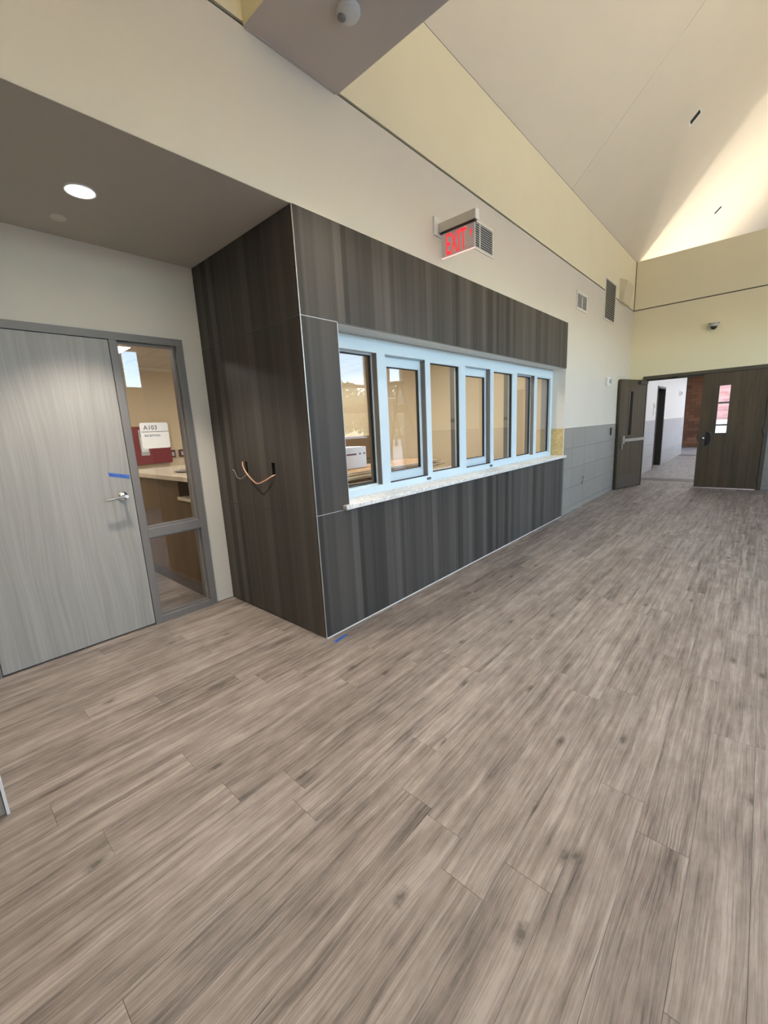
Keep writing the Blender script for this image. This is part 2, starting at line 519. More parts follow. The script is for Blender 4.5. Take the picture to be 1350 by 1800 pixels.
def thing(name, loc, label, cat, group=None, kind=None):
    o = bpy.data.objects.new(name, None)
    o.empty_display_size = 0.1
    COL.objects.link(o)
    o.location = loc
    return tag(o, label, cat, group, kind)

def struct(name, mb, mat, label=None, parent=None):
    o = mb.build(name, mat, parent)
    if parent is None:
        o['kind'] = 'structure'
        if label: o['label'] = label
    return o

def dup(o, parent=None):
    c = o.copy(); COL.objects.link(c)
    if parent is not None: c.parent = parent
    for ch in list(o.children):
        dup(ch, c)
    return c

def text(name, s, size, mat, parent, origin, right, up, extrude=0.0006, sx=1.0, align='LEFT', bold=0.0):
    cu = bpy.data.curves.new(name, 'FONT')
    cu.body = s; cu.size = size; cu.extrude = extrude; cu.align_x = align; cu.offset = bold
    cu.resolution_u = 4
    t = bpy.data.objects.new(name + '_tmp', cu)
    COL.objects.link(t)
    dg = bpy.context.evaluated_depsgraph_get()
    me = bpy.data.meshes.new_from_object(t.evaluated_get(dg))
    bpy.data.objects.remove(t)
    r = Vector(right).normalized(); u = Vector(up).normalized(); n = r.cross(u)
    mt = Matrix((( r.x * sx, u.x, n.x, origin[0]), (r.y * sx, u.y, n.y, origin[1]), (r.z * sx, u.z, n.z, origin[2]), (0, 0, 0, 1)))
    me.transform(mt)
    me.transform(Matrix.Translation(-wloc(parent)))
    me.materials.clear(); me.materials.append(mat)
    o = bpy.data.objects.new(name, me); COL.objects.link(o); o.parent = parent
    return o

# ------------------------------------------------------------------ dimensions
YF = 2.158          # face of the long wall
YA = 3.457          # face of the alcove wall with the door
XE = 10.05          # face of the end wall
XB = -5.0           # back of the hall
YS = -2.7           # storefront
ZS = 2.735          # alcove soffit
ZR = 3.475          # reveal
ZC = 4.375          # eave of the vault
SL = 0.98           # slope of the vault
YR = -0.27          # ridge

# ------------------------------------------------------------------ floor
fl = MB().box(XB - 0.2, 10.86, YS - 0.2, 9.2, -0.12, -0.004)
floor = struct('floor', fl, M['grout'], 'grey-brown wood plank floor of the hall')
random.seed(4)
W, L = 0.152, 1.219
def plank_mesh(length):
    bm = bmesh.new()
    g = 0.00035
    x1, y0, y1, z0, z1 = length - g, g - W / 2, W / 2 - g, -0.004, 0.0
    c = 0.0006
    lo = [bm.verts.new(p) for p in ((g, y0, z0), (x1, y0, z0), (x1, y1, z0), (g, y1, z0))]
    mi = [bm.verts.new(p) for p in ((g, y0, z1 - c), (x1, y0, z1 - c), (x1, y1, z1 - c), (g, y1, z1 - c))]
    hi = [bm.verts.new(p) for p in ((g + c, y0 + c, z1), (x1 - c, y0 + c, z1), (x1 - c, y1 - c, z1), (g + c, y1 - c, z1))]
    bm.faces.new(hi)
    for a, b in ((lo, mi), (mi, hi)):
        for i in range(4): bm.faces.new((a[i], a[(i + 1) % 4], b[(i + 1) % 4], b[i]))
    me = bpy.data.meshes.new('plank'); bm.to_mesh(me); bm.free()
    me.materials.append(M['plank'])
    return me
PL = {}
far = bmesh.new()
def stuff_plank(bm, x0, x1, yc):
    g = 0.00035
    vs = [bm.verts.new(p) for p in ((x0 + g, yc - W / 2 + g, 0), (x1 - g, yc - W / 2 + g, 0), (x1 - g, yc + W / 2 - g, 0), (x0 + g, yc + W / 2 - g, 0))]
    bm.faces.new(vs)
    lo = [bm.verts.new(v.co - Vector((0, 0, 0.004))) for v in vs]
    for i in range(4): bm.faces.new((vs[i], lo[i], lo[(i + 1) % 4], vs[(i + 1) % 4]))
known = {0: 0.914, -1: 1.063, 4: 0.757}
k0 = math.floor((YS - 0.505) / W)
nplank = 0
for k in range(k0, int((8.9 - 0.505) / W) + 1):
    yc = 0.505 + (k + 0.5) * W
    ph = known.get(k, random.random() * L)
    x = ph - L * math.ceil((ph - XB) / L)
    while x < 10.85:
        a, b = max(x, XB), min(x + L, 10.85)
        x += L
        if yc > YA + 0.05:                        # reception room
            if a < 1.72 + 5.2 and b > -0.5: stuff_plank(far, a, b, yc)
            continue
        if yc > YF + 0.05:
            if a > 1.75 or b < -0.03: continue     # under the walls
        if b - a < 0.04: continue
        inview = yc > -0.48 and b > 0.0 and a < 10.4 and yc < YA
        if not inview:
            stuff_plank(far, a, b, yc); continue
        ln = round(b - a, 3)
        if ln not in PL: PL[ln] = plank_mesh(ln)
        o = bpy.data.objects.new('plank', PL[ln]); COL.objects.link(o)
        o.parent = floor; o.location = (a, yc, 0); nplank += 1
o = link('plank_field', far, M['plank'], floor); o['kind'] = 'stuff'
print('planks', nplank)

# ------------------------------------------------------------------ long wall (left), with reveal, tiles
wl = MB()
wl.box(XB, XE, YF, YF + 0.28, ZS, ZR - 0.010)
wl.box(6.33, XE + 0.2, YF, YF + 0.28, 0, ZS)
wl.box(XB, -0.008, 2.118, 2.32, 0, ZS)
wall_left = struct('wall_left', wl, M['wall'], 'long off-white wall beside and above the reception window')
wu = MB().box(XB, XE, YF, YF + 0.28, ZR + 0.010, ZC - 0.018)
o = wu.build('upper_wall', M['cream'], wall_left); o['label'] = 'cream upper band above the reveal'
tr = MB().box(XB, XE, YF + 0.014, YF + 0.2, ZR - 0.012, ZR + 0.012).box(XB, XE, YF + 0.014, YF + 0.2, ZC - 0.02, ZC + 0.03)
struct('trim_1', tr, M['reveal'], 'dark reveal lines along the long wall')

def tiles(parent, axis, fixed, u0, u1, rows, verts, mat, face, depth=0.007, gap=0.004):
    """axis 'x': tiles run along X at Y=fixed; face = sign of the normal"""
    for z0, z1 in zip(rows, rows[1:]):
        for a, b in zip(verts, verts[1:]):
            mb = MB()
            if axis == 'x': mb.box(a + gap / 2, b - gap / 2, fixed, fixed + face * depth, z0 + gap / 2, z1 - gap / 2)
            else: mb.box(fixed, fixed + face * depth, a + gap / 2, b - gap / 2, z0 + gap / 2, z1 - gap / 2)
            loc = ((a + b) / 2, fixed, (z0 + z1) / 2) if axis == 'x' else (fixed, (a + b) / 2, (z0 + z1) / 2)
            mb.build('tile', mat, parent, loc)
ROWS = [0.002, 0.092, 0.392, 0.692, 0.998, 1.304]
gb = MB().box(6.335, XE, YF - 0.002, YF + 0.01, 0, 1.304)
gb.build('tile_grout', M['darktrim'], wall_left)
tiles(wall_left, 'x', YF - 0.002, 6.335, XE, ROWS, [6.337, 6.68, 7.29, 7.90, 8.51, 9.12, 9.73, XE], M['tile'], -1)
MB().box(6.335, XE, YF - 0.011, YF, 1.304, 1.313).build('tile_cap', M['vent'], wall_left)
# near end of the wall left of the alcove
MB().box(-1.2, -0.008, 2.116, 2.125, 0, 1.304).build('tile_grout', M['darktrim'], wall_left)
tiles(wall_left, 'x', 2.116, -1.2, 0, ROWS, [-1.23, -0.62, -0.014], M['tile'], -1)
MB().box(-0.014, -0.004, 2.100, 2.128, 0, 1.31).build('tile_edge', M['white'], wall_left)

# ------------------------------------------------------------------ alcove walls and soffit
wa = MB()
wa.box(-0.25, 0.066, YA, YA + 0.13, 0.006, ZS + 0.01)
wa.box(1.547, 1.74, YA, YA + 0.13, 0.006, ZS + 0.01)
wa.box(0.066, 1.547, YA, YA + 0.13, 2.188, ZS + 0.01)
struct('wall_alcove', wa, M['wall'], 'recessed off-white wall around the reception door')
ws = MB().box(-0.25, -0.008, 2.32, YA, 0, ZS)
struct('wall_alcove_side', ws, M['wall'], 'side wall of the door alcove')
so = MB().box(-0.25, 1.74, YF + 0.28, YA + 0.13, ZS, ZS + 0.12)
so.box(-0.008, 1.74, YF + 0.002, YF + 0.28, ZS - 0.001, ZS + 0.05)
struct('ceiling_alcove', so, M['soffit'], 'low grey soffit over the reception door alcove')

# ------------------------------------------------------------------ reception window wall and its cladding
wr = MB()
wr.box(1.722, 2.0, YF + 0.012, YF + 0.26, 0, ZS)
wr.box(2.0, 6.33, YF + 0.012, YF + 0.26, 0, 0.883)
wr.box(2.0, 6.33, YF + 0.012, YF + 0.26, 2.142, ZS)
wr.box(1.722, 1.80, YF + 0.26, YA, 0, ZS)
struct('wall_reception', wr, M['wall'], 'wall that carries the reception window')
MB().box(2.0, 6.33, YF + 0.001, YF + 0.185, 2.134, 2.142).build('window_soffit', M['vent'], bpy.data.objects['wall_reception'])

clad = thing('wood_panelling', (1.70, YF, 0), 'dark striped wood-laminate panelling wrapped round the reception window', 'panelling')
G = 0.0022
FY0, FY1 = YF - 0.006, YF + 0.012
def fpanel(x0, x1, z0, z1):
    MB().box(x0 + G, x1 - G, FY0, FY1, z0 + G, z1 - G).build('panel', M['panel'], clad)
fpanel(1.703, 3.464, 2.134, 2.737); fpanel(3.464, 5.335, 2.134, 2.737); fpanel(5.335, 6.332, 2.134, 2.737)
fpanel(1.703, 2.0, 0.884, 2.134)
fpanel(1.703, 3.44, 0.006, 0.884); fpanel(3.44, 5.30, 0.006, 0.884); fpanel(5.30, 6.312, 0.006, 0.884)
# side panels (facing the door); the middle one has two cable cut-outs
SX0, SX1 = 1.698, 1.722
def spanel(y0, y1, z0, z1, holes=()):
    mb = MB()
    ys = sorted({y0 + G, y1 - G, *[h[0] for h in holes], *[h[1] for h in holes]})
    zs = sorted({z0 + G, z1 - G, *[h[2] for h in holes], *[h[3] for h in holes]})
    for a, b in zip(ys, ys[1:]):
        for c, d in zip(zs, zs[1:]):
            ym, zm = (a + b) / 2, (c + d) / 2
            if any(h[0] < ym < h[1] and h[2] < zm < h[3] for h in holes): continue
            mb.box(SX0, SX1, a, b, c, d)
    bmesh.ops.remove_doubles(mb.bm, verts=mb.bm.verts[:], dist=1e-5)
    mb.build('panel', M['panel'], clad)
spanel(FY1 - 0.010, YA, 2.134, ZS)
HOLES = [(2.952, 2.985, 1.145, 1.235), (2.580, 2.624, 1.140, 1.232)]
spanel(FY1 - 0.010, YA, 0.884, 2.134, HOLES)
spanel(FY1 - 0.010, YA, 0.006, 0.884)
for h in HOLES: MB().box(SX1 - 0.001, SX1 + 0.002, h[0] - 0.004, h[1] + 0.004, h[2] - 0.004, h[3] + 0.004).build('cutout_back', M['void'], clad)
jt = MB()
jt.box(1.703, 2.0, FY0 + 0.002, FY1, 2.134 - G, 2.134 + G)
jt.box(1.703, 2.0, FY0 + 0.002, FY1, 0.884 - G, 0.884 + G)
jt.box(1.9965, 2.0005, FY0 - 0.0005, YF + 0.18, 0.904, 2.134)
jt.build('joint_trim', M['trim'], clad)
jd = MB()
for x in (3.464, 5.335): jd.box(x - G, x + G, FY0 + 0.004, FY1, 2.136, ZS)
jd.box(3.44 - G, 3.44 + G, FY0 + 0.003, FY1, 0.006, 0.872); jd.box(5.30 - G, 5.30 + G, FY0 + 0.003, FY1, 0.006, 0.872)
jd.box(2.0, 6.33, FY0 + 0.004, FY1, 2.1325, 2.1365)
for z in (0.884, 2.134): jd.box(SX0 + 0.003, SX1, FY1, YA, z - G, z + G)
jd.build('joint_channel', M['slat'], clad)
MB().box(1.6970, 1.7015, FY0 - 0.0015, FY0 + 0.006, 0.004, ZS + 0.001).build('corner_trim', M['steel'], clad)
MB().box(1.70, 6.312, FY0 - 0.003, FY1, 0.0, 0.007).build('base_strip', M['white'], clad)

# ------------------------------------------------------------------ reception transaction window
YW = 2.340
win = thing('window_1', (4.16, YW, 0.905), 'white aluminium reception window with sliding sashes above the stone counter', 'window', kind='structure')
YB = 2.470
MB().box(2.0, 6.325, YW, YB, 2.022, 2.134).build('head_rail', M['white_al'], win)
MB().box(2.0, 6.325, YW, YB, 0.912, 0.974, 0.002).build('sill_rail', M['white_al'], win)
MB().box(2.0, 6.325, YW - 0.002, YW + 0.002, 2.122, 2.134).build('head_gasket', M['greyplastic'], win)
for x0, x1 in ((2.0, 2.07), (2.572, 2.672), (3.823, 3.916), (5.045, 5.142), (6.245, 6.325)):
    mu = MB().box(x0, x1, YW, YW + 0.006, 0.974, 2.022).build('mullion', M['white_al'], win)
    MB().box(x0 + 0.0005, x1 - 0.0005, YW + 0.006, YB, 0.974, 2.022).build('mullion_shaded_side', M['shaded_side'], mu)
def pane(x0, x1, z0, z1, yg, stile=0.0, depth_front=None, fw=0.03, name='fixed_frame'):
    """aluminium frame x0..x1 around a pane; front at depth_front, glass at yg"""
    f = MB()
    yf = depth_front
    f.box(x0, x0 + fw, yf, yf + 0.035, z0, z1); f.box(x1 - fw, x1, yf, yf + 0.035, z0, z1)
    f.box(x0 + fw, x1 - fw, yf, yf + 0.035, z0, z0 + fw); f.box(x0 + fw, x1 - fw, yf, yf + 0.035, z1 - fw, z1)
    fr = f.build(name, M['white_al'], win)
    g = MB(); t = 0.007
    gx0, gx1, gz0, gz1 = x0 + fw, x1 - fw, z0 + fw, z1 - fw
    for a in ((gx0, gx0 + t, gz0, gz1), (gx1 - t, gx1, gz0, gz1), (gx0, gx1, gz0, gz0 + t), (gx0, gx1, gz1 - t, gz1)):
        g.box(a[0], a[1], yg - 0.012, yg + 0.012, a[2], a[3])
    g.build('gasket', M['gasket'], fr)
    MB().box(gx0, gx1, yg - 0.003, yg + 0.003, gz0, gz1).build('glass', M['glass'], fr)
    return fr
# unit 1 (half hidden by the panelling) : deep fixed light
pane(2.05, 2.575, 0.974, 2.022, 2.418, depth_front=2.395, fw=0.010)
# units 2 and 3: sliding sash behind a fixed light
for mx, fx0, fx1 in ((2.672, 3.222, 3.826), (3.916, 4.457, 5.046)):
    sash = pane(mx, fx0 + 0.05, 0.976, 2.02, 2.418, depth_front=2.400, fw=0.080, name='sash')
    MB().box(mx, fx0 + 0.03, 2.396, 2.401, 1.048, 1.052).build('glazing_bead', M['greyplastic'], sash)
    MB().box(mx, fx0, 2.343, 2.398, 0.9725, 0.9765).build('track_groove', M['gasket'], sash)
    fr = MB()
    fr.box(fx0, fx0 + 0.076, YW + 0.002, YW + 0.008, 0.974, 2.022)
    fr.box(fx0 + 0.070, fx0 + 0.076, YW + 0.008, 2.376, 0.974, 2.022)
    fr.box(fx1 - 0.036, fx1, YW + 0.002, 2.398, 0.974, 2.022)
    fr.box(fx0 + 0.076, fx1 - 0.036, YW + 0.002, 2.398, 0.974, 0.996)
    fr.box(fx0 + 0.076, fx1 - 0.036, YW + 0.002, 2.398, 2.004, 2.022)
    f = fr.build('fixed_frame', M['white_al'], win)
    MB().box(fx0 + 0.0005, fx0 + 0.070, YW + 0.008, 2.398, 0.974, 2.022).build('stile_shaded_side', M['shaded_side'], f)
    g = MB(); a, b, c, d = fx0 + 0.076, fx1 - 0.036, 0.996, 2.004
    for q in ((a, a + 0.006, c, d), (b - 0.008, b, c, d), (a, b, c, c + 0.008), (a, b, d - 0.008, d)):
        g.box(q[0], q[1], 2.352, 2.376, q[2], q[3])
    g.build('gasket', M['gasket'], f)
    MB().box(a, b, 2.361, 2.367, c, d).build('glass', M['glass'], f)
    MB().box(fx1 - 0.012, fx1 - 0.003, 2.42, 2.462, 1.46, 1.50).build('latch_keeper', M['darktrim'], win)
# unit 4 : two lights
pane(5.142, 5.70, 0.974, 2.022, 2.418, depth_front=2.395, fw=0.012)
mu = MB().box(5.690, 5.776, YW + 0.004, YW + 0.010, 0.974, 2.022).build('mullion', M['white_al'], win)
MB().box(5.6905, 5.7755, YW + 0.010, YB, 0.974, 2.022).build('mullion_shaded_side', M['shaded_side'], mu)
pane(5.776, 6.25, 0.974, 2.022, 2.372, depth_front=2.352, fw=0.014)
# oval badges on the bottom rail
for x in (3.228, 4.468):
    bd = MB(); bm = bd.bm
    vs = [bm.verts.new((x + 0.036 * math.cos(t), YW - 0.002, 0.945 + 0.0125 * math.sin(t))) for t in [2 * PI * i / 24 for i in range(24)]]
    vb = [bm.verts.new(v.co + Vector((0, 0.003, 0))) for v in vs]
    bm.faces.new(vs)
    for i in range(24): bm.faces.new((vs[i], vb[i], vb[(i + 1) % 24], vs[(i + 1) % 24]))
    bmesh.ops.recalc_face_normals(bm, faces=bm.faces[:])
    b = bd.build('badge', M['black'], win)
    MB().box(x - 0.020, x + 0.020, YW - 0.0028, YW - 0.0018, 0.9425, 0.9475).build('badge_print', M['greyplastic'], b)

sill = MB().box(1.935, 6.340, YF - 0.046, YW + 0.03, 0.886, 0.918, 0.006)
tag(sill.build('stone_counter', M['stone'], None, (4.16, 2.2, 0.884)), 'white marbled stone counter ledge under the reception window', 'counter')

# right-hand return of the opening: plaster with a bare board below
MB().box(6.322, 6.3315, YF + 0.001, YW + 0.06, 1.303, 2.140).build('window_return', M['vent'], bpy.data.objects['wall_reception'])
rt = MB().box(6.318, 6.3315, YF + 0.006, YW - 0.002, 0.919, 1.303)
tag(rt.build('bare_board', M['ply'], None, (6.325, 2.25, 0.919)), 'bare yellow plywood strip standing at the right end of the stone counter', 'board')
MB().box(6.326, 6.334, YF - 0.004, YF + 0.006, 0.87, 1.305).build('tile_edge', M['white'], wall_left)

# ------------------------------------------------------------------ ceiling vault, beam, end wall
cv = MB()
th = 0.10
def vault(x0, x1):
    cv.prism([(x0, YF + 0.3, ZC - SL * 0.3), (x0, YR, ZC + SL * (YF - YR)), (x0, YS - 0.14, ZC), (x0, YS - 0.14, ZC + th), (x0, YR, ZC + SL * (YF - YR) + th * 1.4), (x0, YF + 0.3, ZC - SL * 0.3 + th * 1.4)], (x1 - x0, 0, 0))
# north slope as two boards either side of the seam, the rest behind the ridge
X_SEAM = 6.33
HR = ZC + SL * (YF - YR)
def slope(x0, x1):
    m = MB()
    m.prism([(x0, YF + 0.005, ZC - SL * 0.005), (x0, YR, HR), (x0, YR, HR + 0.14), (x0, YF + 0.005, ZC + 0.135)], (x1 - x0, 0, 0))
    return m
c1 = slope(XB, X_SEAM - 0.002)
S2 = (HR - 4.0) / (YR - YS)
c1.prism([(XB, YR, HR), (XB, YS, 4.0), (XB, YS, 4.14), (XB, YR, HR + 0.14)], (20 - XB, 0, 0))
ceiling = struct('ceiling', c1, M['ceil'], 'high sloping vault ceiling')
slope(X_SEAM + 0.002, 20).build('ceiling_board', M['ceil'], ceiling)
MB().prism([(X_SEAM - 0.003, YF + 0.005, ZC + 0.004), (X_SEAM - 0.003, YR, HR + 0.004), (X_SEAM - 0.003, YR, HR + 0.05), (X_SEAM - 0.003, YF + 0.005, ZC + 0.05)], (0.006, 0, 0)).build('seam_strip', M['slat'], ceiling)
# two pendant cut-outs in the slope
nrm = Vector((0, -SL, -1)).normalized(); dn = Vector((0, 1, -SL)).normalized()
for x in (7.959, 11.65):
    c = Vector((x, 1.107, ZC + SL * (YF - 1.107)))
    t = thing('ceiling_cutout', c, 'small %s cut-out on the sloping ceiling' % ('dark square, the larger and nearer' if x < 9 else 'dark square, the smaller above the end wall,'), 'cut-out', 'ceiling cut-outs')
    m = MB()
    def quad(cx, cy, hx, hy, off, d):
        p = [c + Vector((1, 0, 0)) * (cx + sx * hx) + dn * (cy + sy * hy) + nrm * off for sx, sy in ((-1, -1), (1, -1), (1, 1), (-1, 1))]
        return [tuple(v) for v in p], tuple(nrm * d)
    m.prism(*quad(0, 0, 0.058, 0.088, -0.002, 0.004)); m.build('edge', M['white'], t)
    m = MB(); m.prism(*quad(-0.008, 0, 0.042, 0.070, 0.001, 0.003)); m.build('opening', M['void'], t)

bmb = MB().box(1.495, 2.129, YS + 0.02, YF - 0.002, 3.462, 4.25)
struct('trim_2', bmb, M['beam'], 'grey boxed beam crossing overhead')
MB().box(1.4935, 1.496, YS + 0.02, YF - 0.002, 3.464, 4.25).build('side_board', M['cream'], bpy.data.objects['trim_2'])
MB().box(1.505, 2.11, YF - 0.012, YF + 0.004, 3.456, 3.462).build('caulk_line', M['soffit'], bpy.data.objects['trim_2'])

we = MB()
DY0, DY1, DZ = -0.050, 1.905, 2.192          # rough opening (outside of frame)
we.box(XE, XE + 0.16, DY1, YF, 0, ZR - 0.010)
we.box(XE, XE + 0.16, YS, DY0, 0, ZR - 0.010)
we.box(XE, XE + 0.16, DY0, DY1, DZ, ZR - 0.010)
wall_end = struct('wall_end', we, M['cream'], 'cream end wall with the double doors')
MB().box(XE, XE + 0.16, YS, YF - 0.014, ZR + 0.010, ZC - 0.012).build('upper_wall', M['cream'], wall_end)
t3 = MB().box(XE + 0.012, XE + 0.15, YS, YF, ZR - 0.012, ZR + 0.012).box(XE + 0.012, XE + 0.15, YF - 0.016, YF + 0.1, ZR, ZC)
struct('trim_3', t3, M['reveal'], 'dark reveal line across the end wall')
MB().box(XE - 0.002, XE + 0.01, YS, DY0 - 0.002, 0, 1.304).build('tile_grout', M['darktrim'], wall_end)
tiles(wall_end, 'y', XE - 0.002, YS, DY0, ROWS, [-1.30, -0.69, DY0 - 0.004], M['tile'], -1)

# ------------------------------------------------------------------ hall back wall and storefront (seen only mirrored in the glass)
struct('wall_back', MB().box(XB - 0.15, XB, YS, 9.1, 0, 7.2), M['backwall'], 'wall behind the viewer')
st = MB()
SZ0, SZ1 = 0.0, 3.30
st.box(XB, 20, YS - 0.16, YS, SZ1, 4.2)
st.box(9.35, XE + 0.2, YS - 0.16, YS, 0, SZ1)
st.box(XB, 0.4, YS - 0.16, YS, 0, SZ1)
st.box(5.4, 8.35, YS - 0.15, YS - 0.01, 0, 1.17)
struct('wall_storefront', st, M['sitetan'], 'wall over the storefront glazing')
wf = thing('window_2', (4, YS - 0.08, 0), 'aluminium storefront glazing opposite the reception window', 'window', kind='structure')
XM = [0.4, 1.75, 3.08, 3.46, 4.75, 6.05, 7.95, 8.75, 9.35]
for x in XM: MB().box(x - 0.03, x + 0.03, YS - 0.13, YS - 0.02, 0, SZ1).build('mullion', M['sitetan'], wf)
MB().box(3.06, 3.5, YS - 0.14, YS - 0.01, 0, 2.45).build('pier', M['sitetan'], wf)
for z, h in ((0.08, 0.08), (1.17, 0.05), (1.95, 0.11), (2.49, 0.035), (3.27, 0.035)):
    MB().box(0.4, 9.35, YS - 0.12, YS - 0.03, z - h, z + h).build('transom', M['sitetan'], wf)
for a, b in zip(XM, XM[1:]):
    MB().box(a + 0.03, b - 0.03, YS - 0.08, YS - 0.074, 0.16, 3.24).build('pane', M['glassthin'], wf)
    pd = bpy.data.lights.new('daylight_portal', 'AREA'); pd.shape = 'RECTANGLE'
pd = bpy.data.lights.new('daylight_portal', 'AREA'); pd.shape = 'RECTANGLE'; pd.size = 9.0; pd.size_y = 3.2
pd.cycles.is_portal = True
po = bpy.data.objects.new('daylight_portal', pd); COL.objects.link(po)
po.location = (4.88, YS - 0.2, 1.7); po.rotation_euler = (math.radians(90), 0, 0)

# ------------------------------------------------------------------ door 1: reception door with sidelight
d1 = thing('door_1', (0.80, 3.45, 0), 'pale grey oak reception door in a taupe steel frame with glazed sidelight', 'door', kind='structure')
FY = 3.445
fr = MB()
fr.box(0.066, 0.1165, FY, FY + 0.14, 0, 2.188, 0.0015)
fr.box(1.033, 1.083, FY, FY + 0.14, 0, 2.137, 0.0015)
fr.box(1.490, 1.543, FY, FY + 0.14, 0, 2.137, 0.0015)
fr.box(0.1165, 1.543, FY, FY + 0.14, 2.137, 2.188, 0.0015)
fr.box(1.083, 1.490, FY, FY + 0.14, 0.0, 0.046, 0.0015)
fr.box(1.083, 1.490, FY, FY + 0.14, 0.696, 0.766, 0.0015)
fr.build('door_frame', M['frame'], d1)
stp = MB()
for z0, z1 in ((0.046, 0.696), (0.766, 2.137)):
    s = 0.016
    for a in ((1.083, 1.083 + s, z0, z1), (1.490 - s, 1.490, z0, z1), (1.083 + s, 1.490 - s, z0, z0 + s), (1.083 + s, 1.490 - s, z1 - s, z1)):
        stp.box(a[0], a[1], FY + 0.040, FY + 0.066, a[2], a[3])
stp.build('glazing_stop', M['frame'], d1)
for z0, z1 in ((0.046, 0.696), (0.766, 2.137)):
    MB().box(1.085, 1.488, FY + 0.066, FY + 0.072, z0, z1).build('sidelight_glass', M['glass'], d1)
MB().box(0.1195, 1.0300, FY + 0.008, FY + 0.052, 0.013, 2.1335, 0.001).build('door_leaf', M['oak'], d1)
MB().box(0.1165, 1.033, FY + 0.052, FY + 0.06, 0.0, 2.137).build('door_stop', M['void'], d1)
LY = FY + 0.008
lv = MB().lathe((0.957, LY, 1.045), (0, -1, 0), [(0, 0.0), (0, 0.034), (0.006, 0.034), (0.010, 0.030), (0.010, 0.0)])
lever = lv.build('lever_handle', M['chrome'], d1)
MB().cyl((0.957, LY - 0.010, 1.045), (0.957, LY - 0.068, 1.045), 0.0115, seg=18).build('spindle', M['chrome'], lever)
arm = MB()
pp = catmull([(0.962, LY - 0.068, 1.046), (0.925, LY - 0.072, 1.044), (0.885, LY - 0.074, 1.040), (0.850, LY - 0.072, 1.036), (0.838, LY - 0.062, 1.035)], 5)
for a, b in zip(pp, pp[1:]): arm.cyl(a, b, 0.0095, seg=12)
arm.build('lever', M['chrome'], lever)
MB().cyl((0.962, LY - 0.066, 1.0455), (0.962, LY - 0.082, 1.0455), 0.0115, seg=18).build('key_cylinder', M['steel'], lever)
MB().box(1.0305, 1.0335, FY + 0.003, FY + 0.02, 0.985, 1.065).build('strike_plate', M['darktrim'], d1)

def tape_strip(name, pts, thick, label):
    m = MB(); m.prism(pts, thick)
    return tag(m.build(name, M['tape'], None, pts[0]), label, 'tape')
yt = LY - 0.0006
tp = tape_strip('masking_tape', [(0.896, yt, 1.196), (1.021, yt, 1.164), (1.023, yt, 1.192), (0.890, yt, 1.224)], (0, -0.0006, 0), 'strip of blue masking tape with handwriting on the oak door above the lever')
text('handwriting', 'Inner  S Pass', 0.0185, M['ink'], tp, (0.897, yt - 0.0008, 1.203), (1, 0, -0.245), (0.1, 0, 1), 0.0003)
tf = tape_strip('masking_tape', [(1.703, 2.062, 0.0006), (1.822, 2.072, 0.0006), (1.824, 2.099, 0.0006), (1.705, 2.092, 0.0006)], (0, 0, 0.0006), 'small strip of blue masking tape on the plank floor at the panelling corner')
text('handwriting', 'Inner Floor', 0.018, M['ink'], tf, (1.712, 2.070, 0.0015), (1, 0.07, 0), (-0.1, 1, 0), 0.0003)

# room sign on the sidelight glass
sy = FY + 0.060
rs = thing('room_sign', (1.22, sy, 1.37), 'white room sign reading A103 RECEPTION on the sidelight glass', 'sign')
sg = MB(); r = 0.014; x0, x1, z0, z1 = 1.162, 1.366, 1.372, 1.567
pts = []
for cx, cz, a0 in ((x1 - r, z1 - r, 0), (x0 + r, z1 - r, 90), (x0 + r, z0 + r, 180), (x1 - r, z0 + r, 270)):
    for k in range(5):
        a = math.radians(a0 + k * 22.5); pts.append((cx + r * math.cos(a), sy, cz + r * math.sin(a)))
sg.prism(pts, (0, 0.005, 0)); sg.build('plate', M['sign'], rs)
MB().box(1.168, 1.366, sy - 0.0007, sy + 0.0005, 1.4965, 1.5000).build('rule', M['print'], rs)
text('room_number', 'A103', 0.047, M['print'], rs, (1.186, sy - 0.0007, 1.514), (1, 0, 0), (0, 0, 1), 0.0004, 0.98)
text('room_name', 'RECEPTION', 0.0225, M['print'], rs, (1.187, sy - 0.0007, 1.462), (1, 0, 0), (0, 0, 1), 0.0004, 0.95)

# ------------------------------------------------------------------ alcove lamp, disc, beam fixtures
def disc_light(name, c, r, label, lens, rim=0.008, watts=100, cone=120):
    t = thing(name, c, label, 'light')
    MB().lathe(c, (0, 0, -1), [(-0.002, r + rim), (0.004, r + rim), (0.006, r + rim * 0.6), (0.004, r), (-0.002, r)]).build('trim_ring', M['white'], t)
    MB().lathe(c, (0, 0, -1), [(0.001, 0), (0.001, r), (-0.004, r)]).build('lens', lens, t)
    ld_ = bpy.data.lights.new('lamp', 'SPOT'); ld_.energy = watts; ld_.color = (1.0, 0.89, 0.78)
    ld_.spot_size = math.radians(cone); ld_.spot_blend = 0.45; ld_.shadow_soft_size = r * 0.6
    lo = bpy.data.objects.new('lamp', ld_); COL.objects.link(lo); lo.parent = t; lo.location = (0, 0, -0.012)
    return t
disc_light('ceiling_downlight', (0.823, 2.79, ZS - 0.002), 0.066, 'round glowing downlight in the soffit over the reception door', LIGHTLENS, watts=72, cone=88)
t = thing('ceiling_disc', (0.801, 3.181, ZS), 'flat round grey cover plate on the alcove soffit behind the downlight', 'cover plate')
MB().lathe((0.801, 3.181, ZS), (0, 0, -1), [(-0.002, 0.042), (0.006, 0.042), (0.008, 0.039), (0.008, 0)]).build('cover', M['wall'], t)
disc_light('ceiling_downlight', (1.93, 1.36, 3.460), 0.07, 'bright downlight in the grey overhead beam, cut by the top edge', BEAMLENS, watts=44, cone=104)
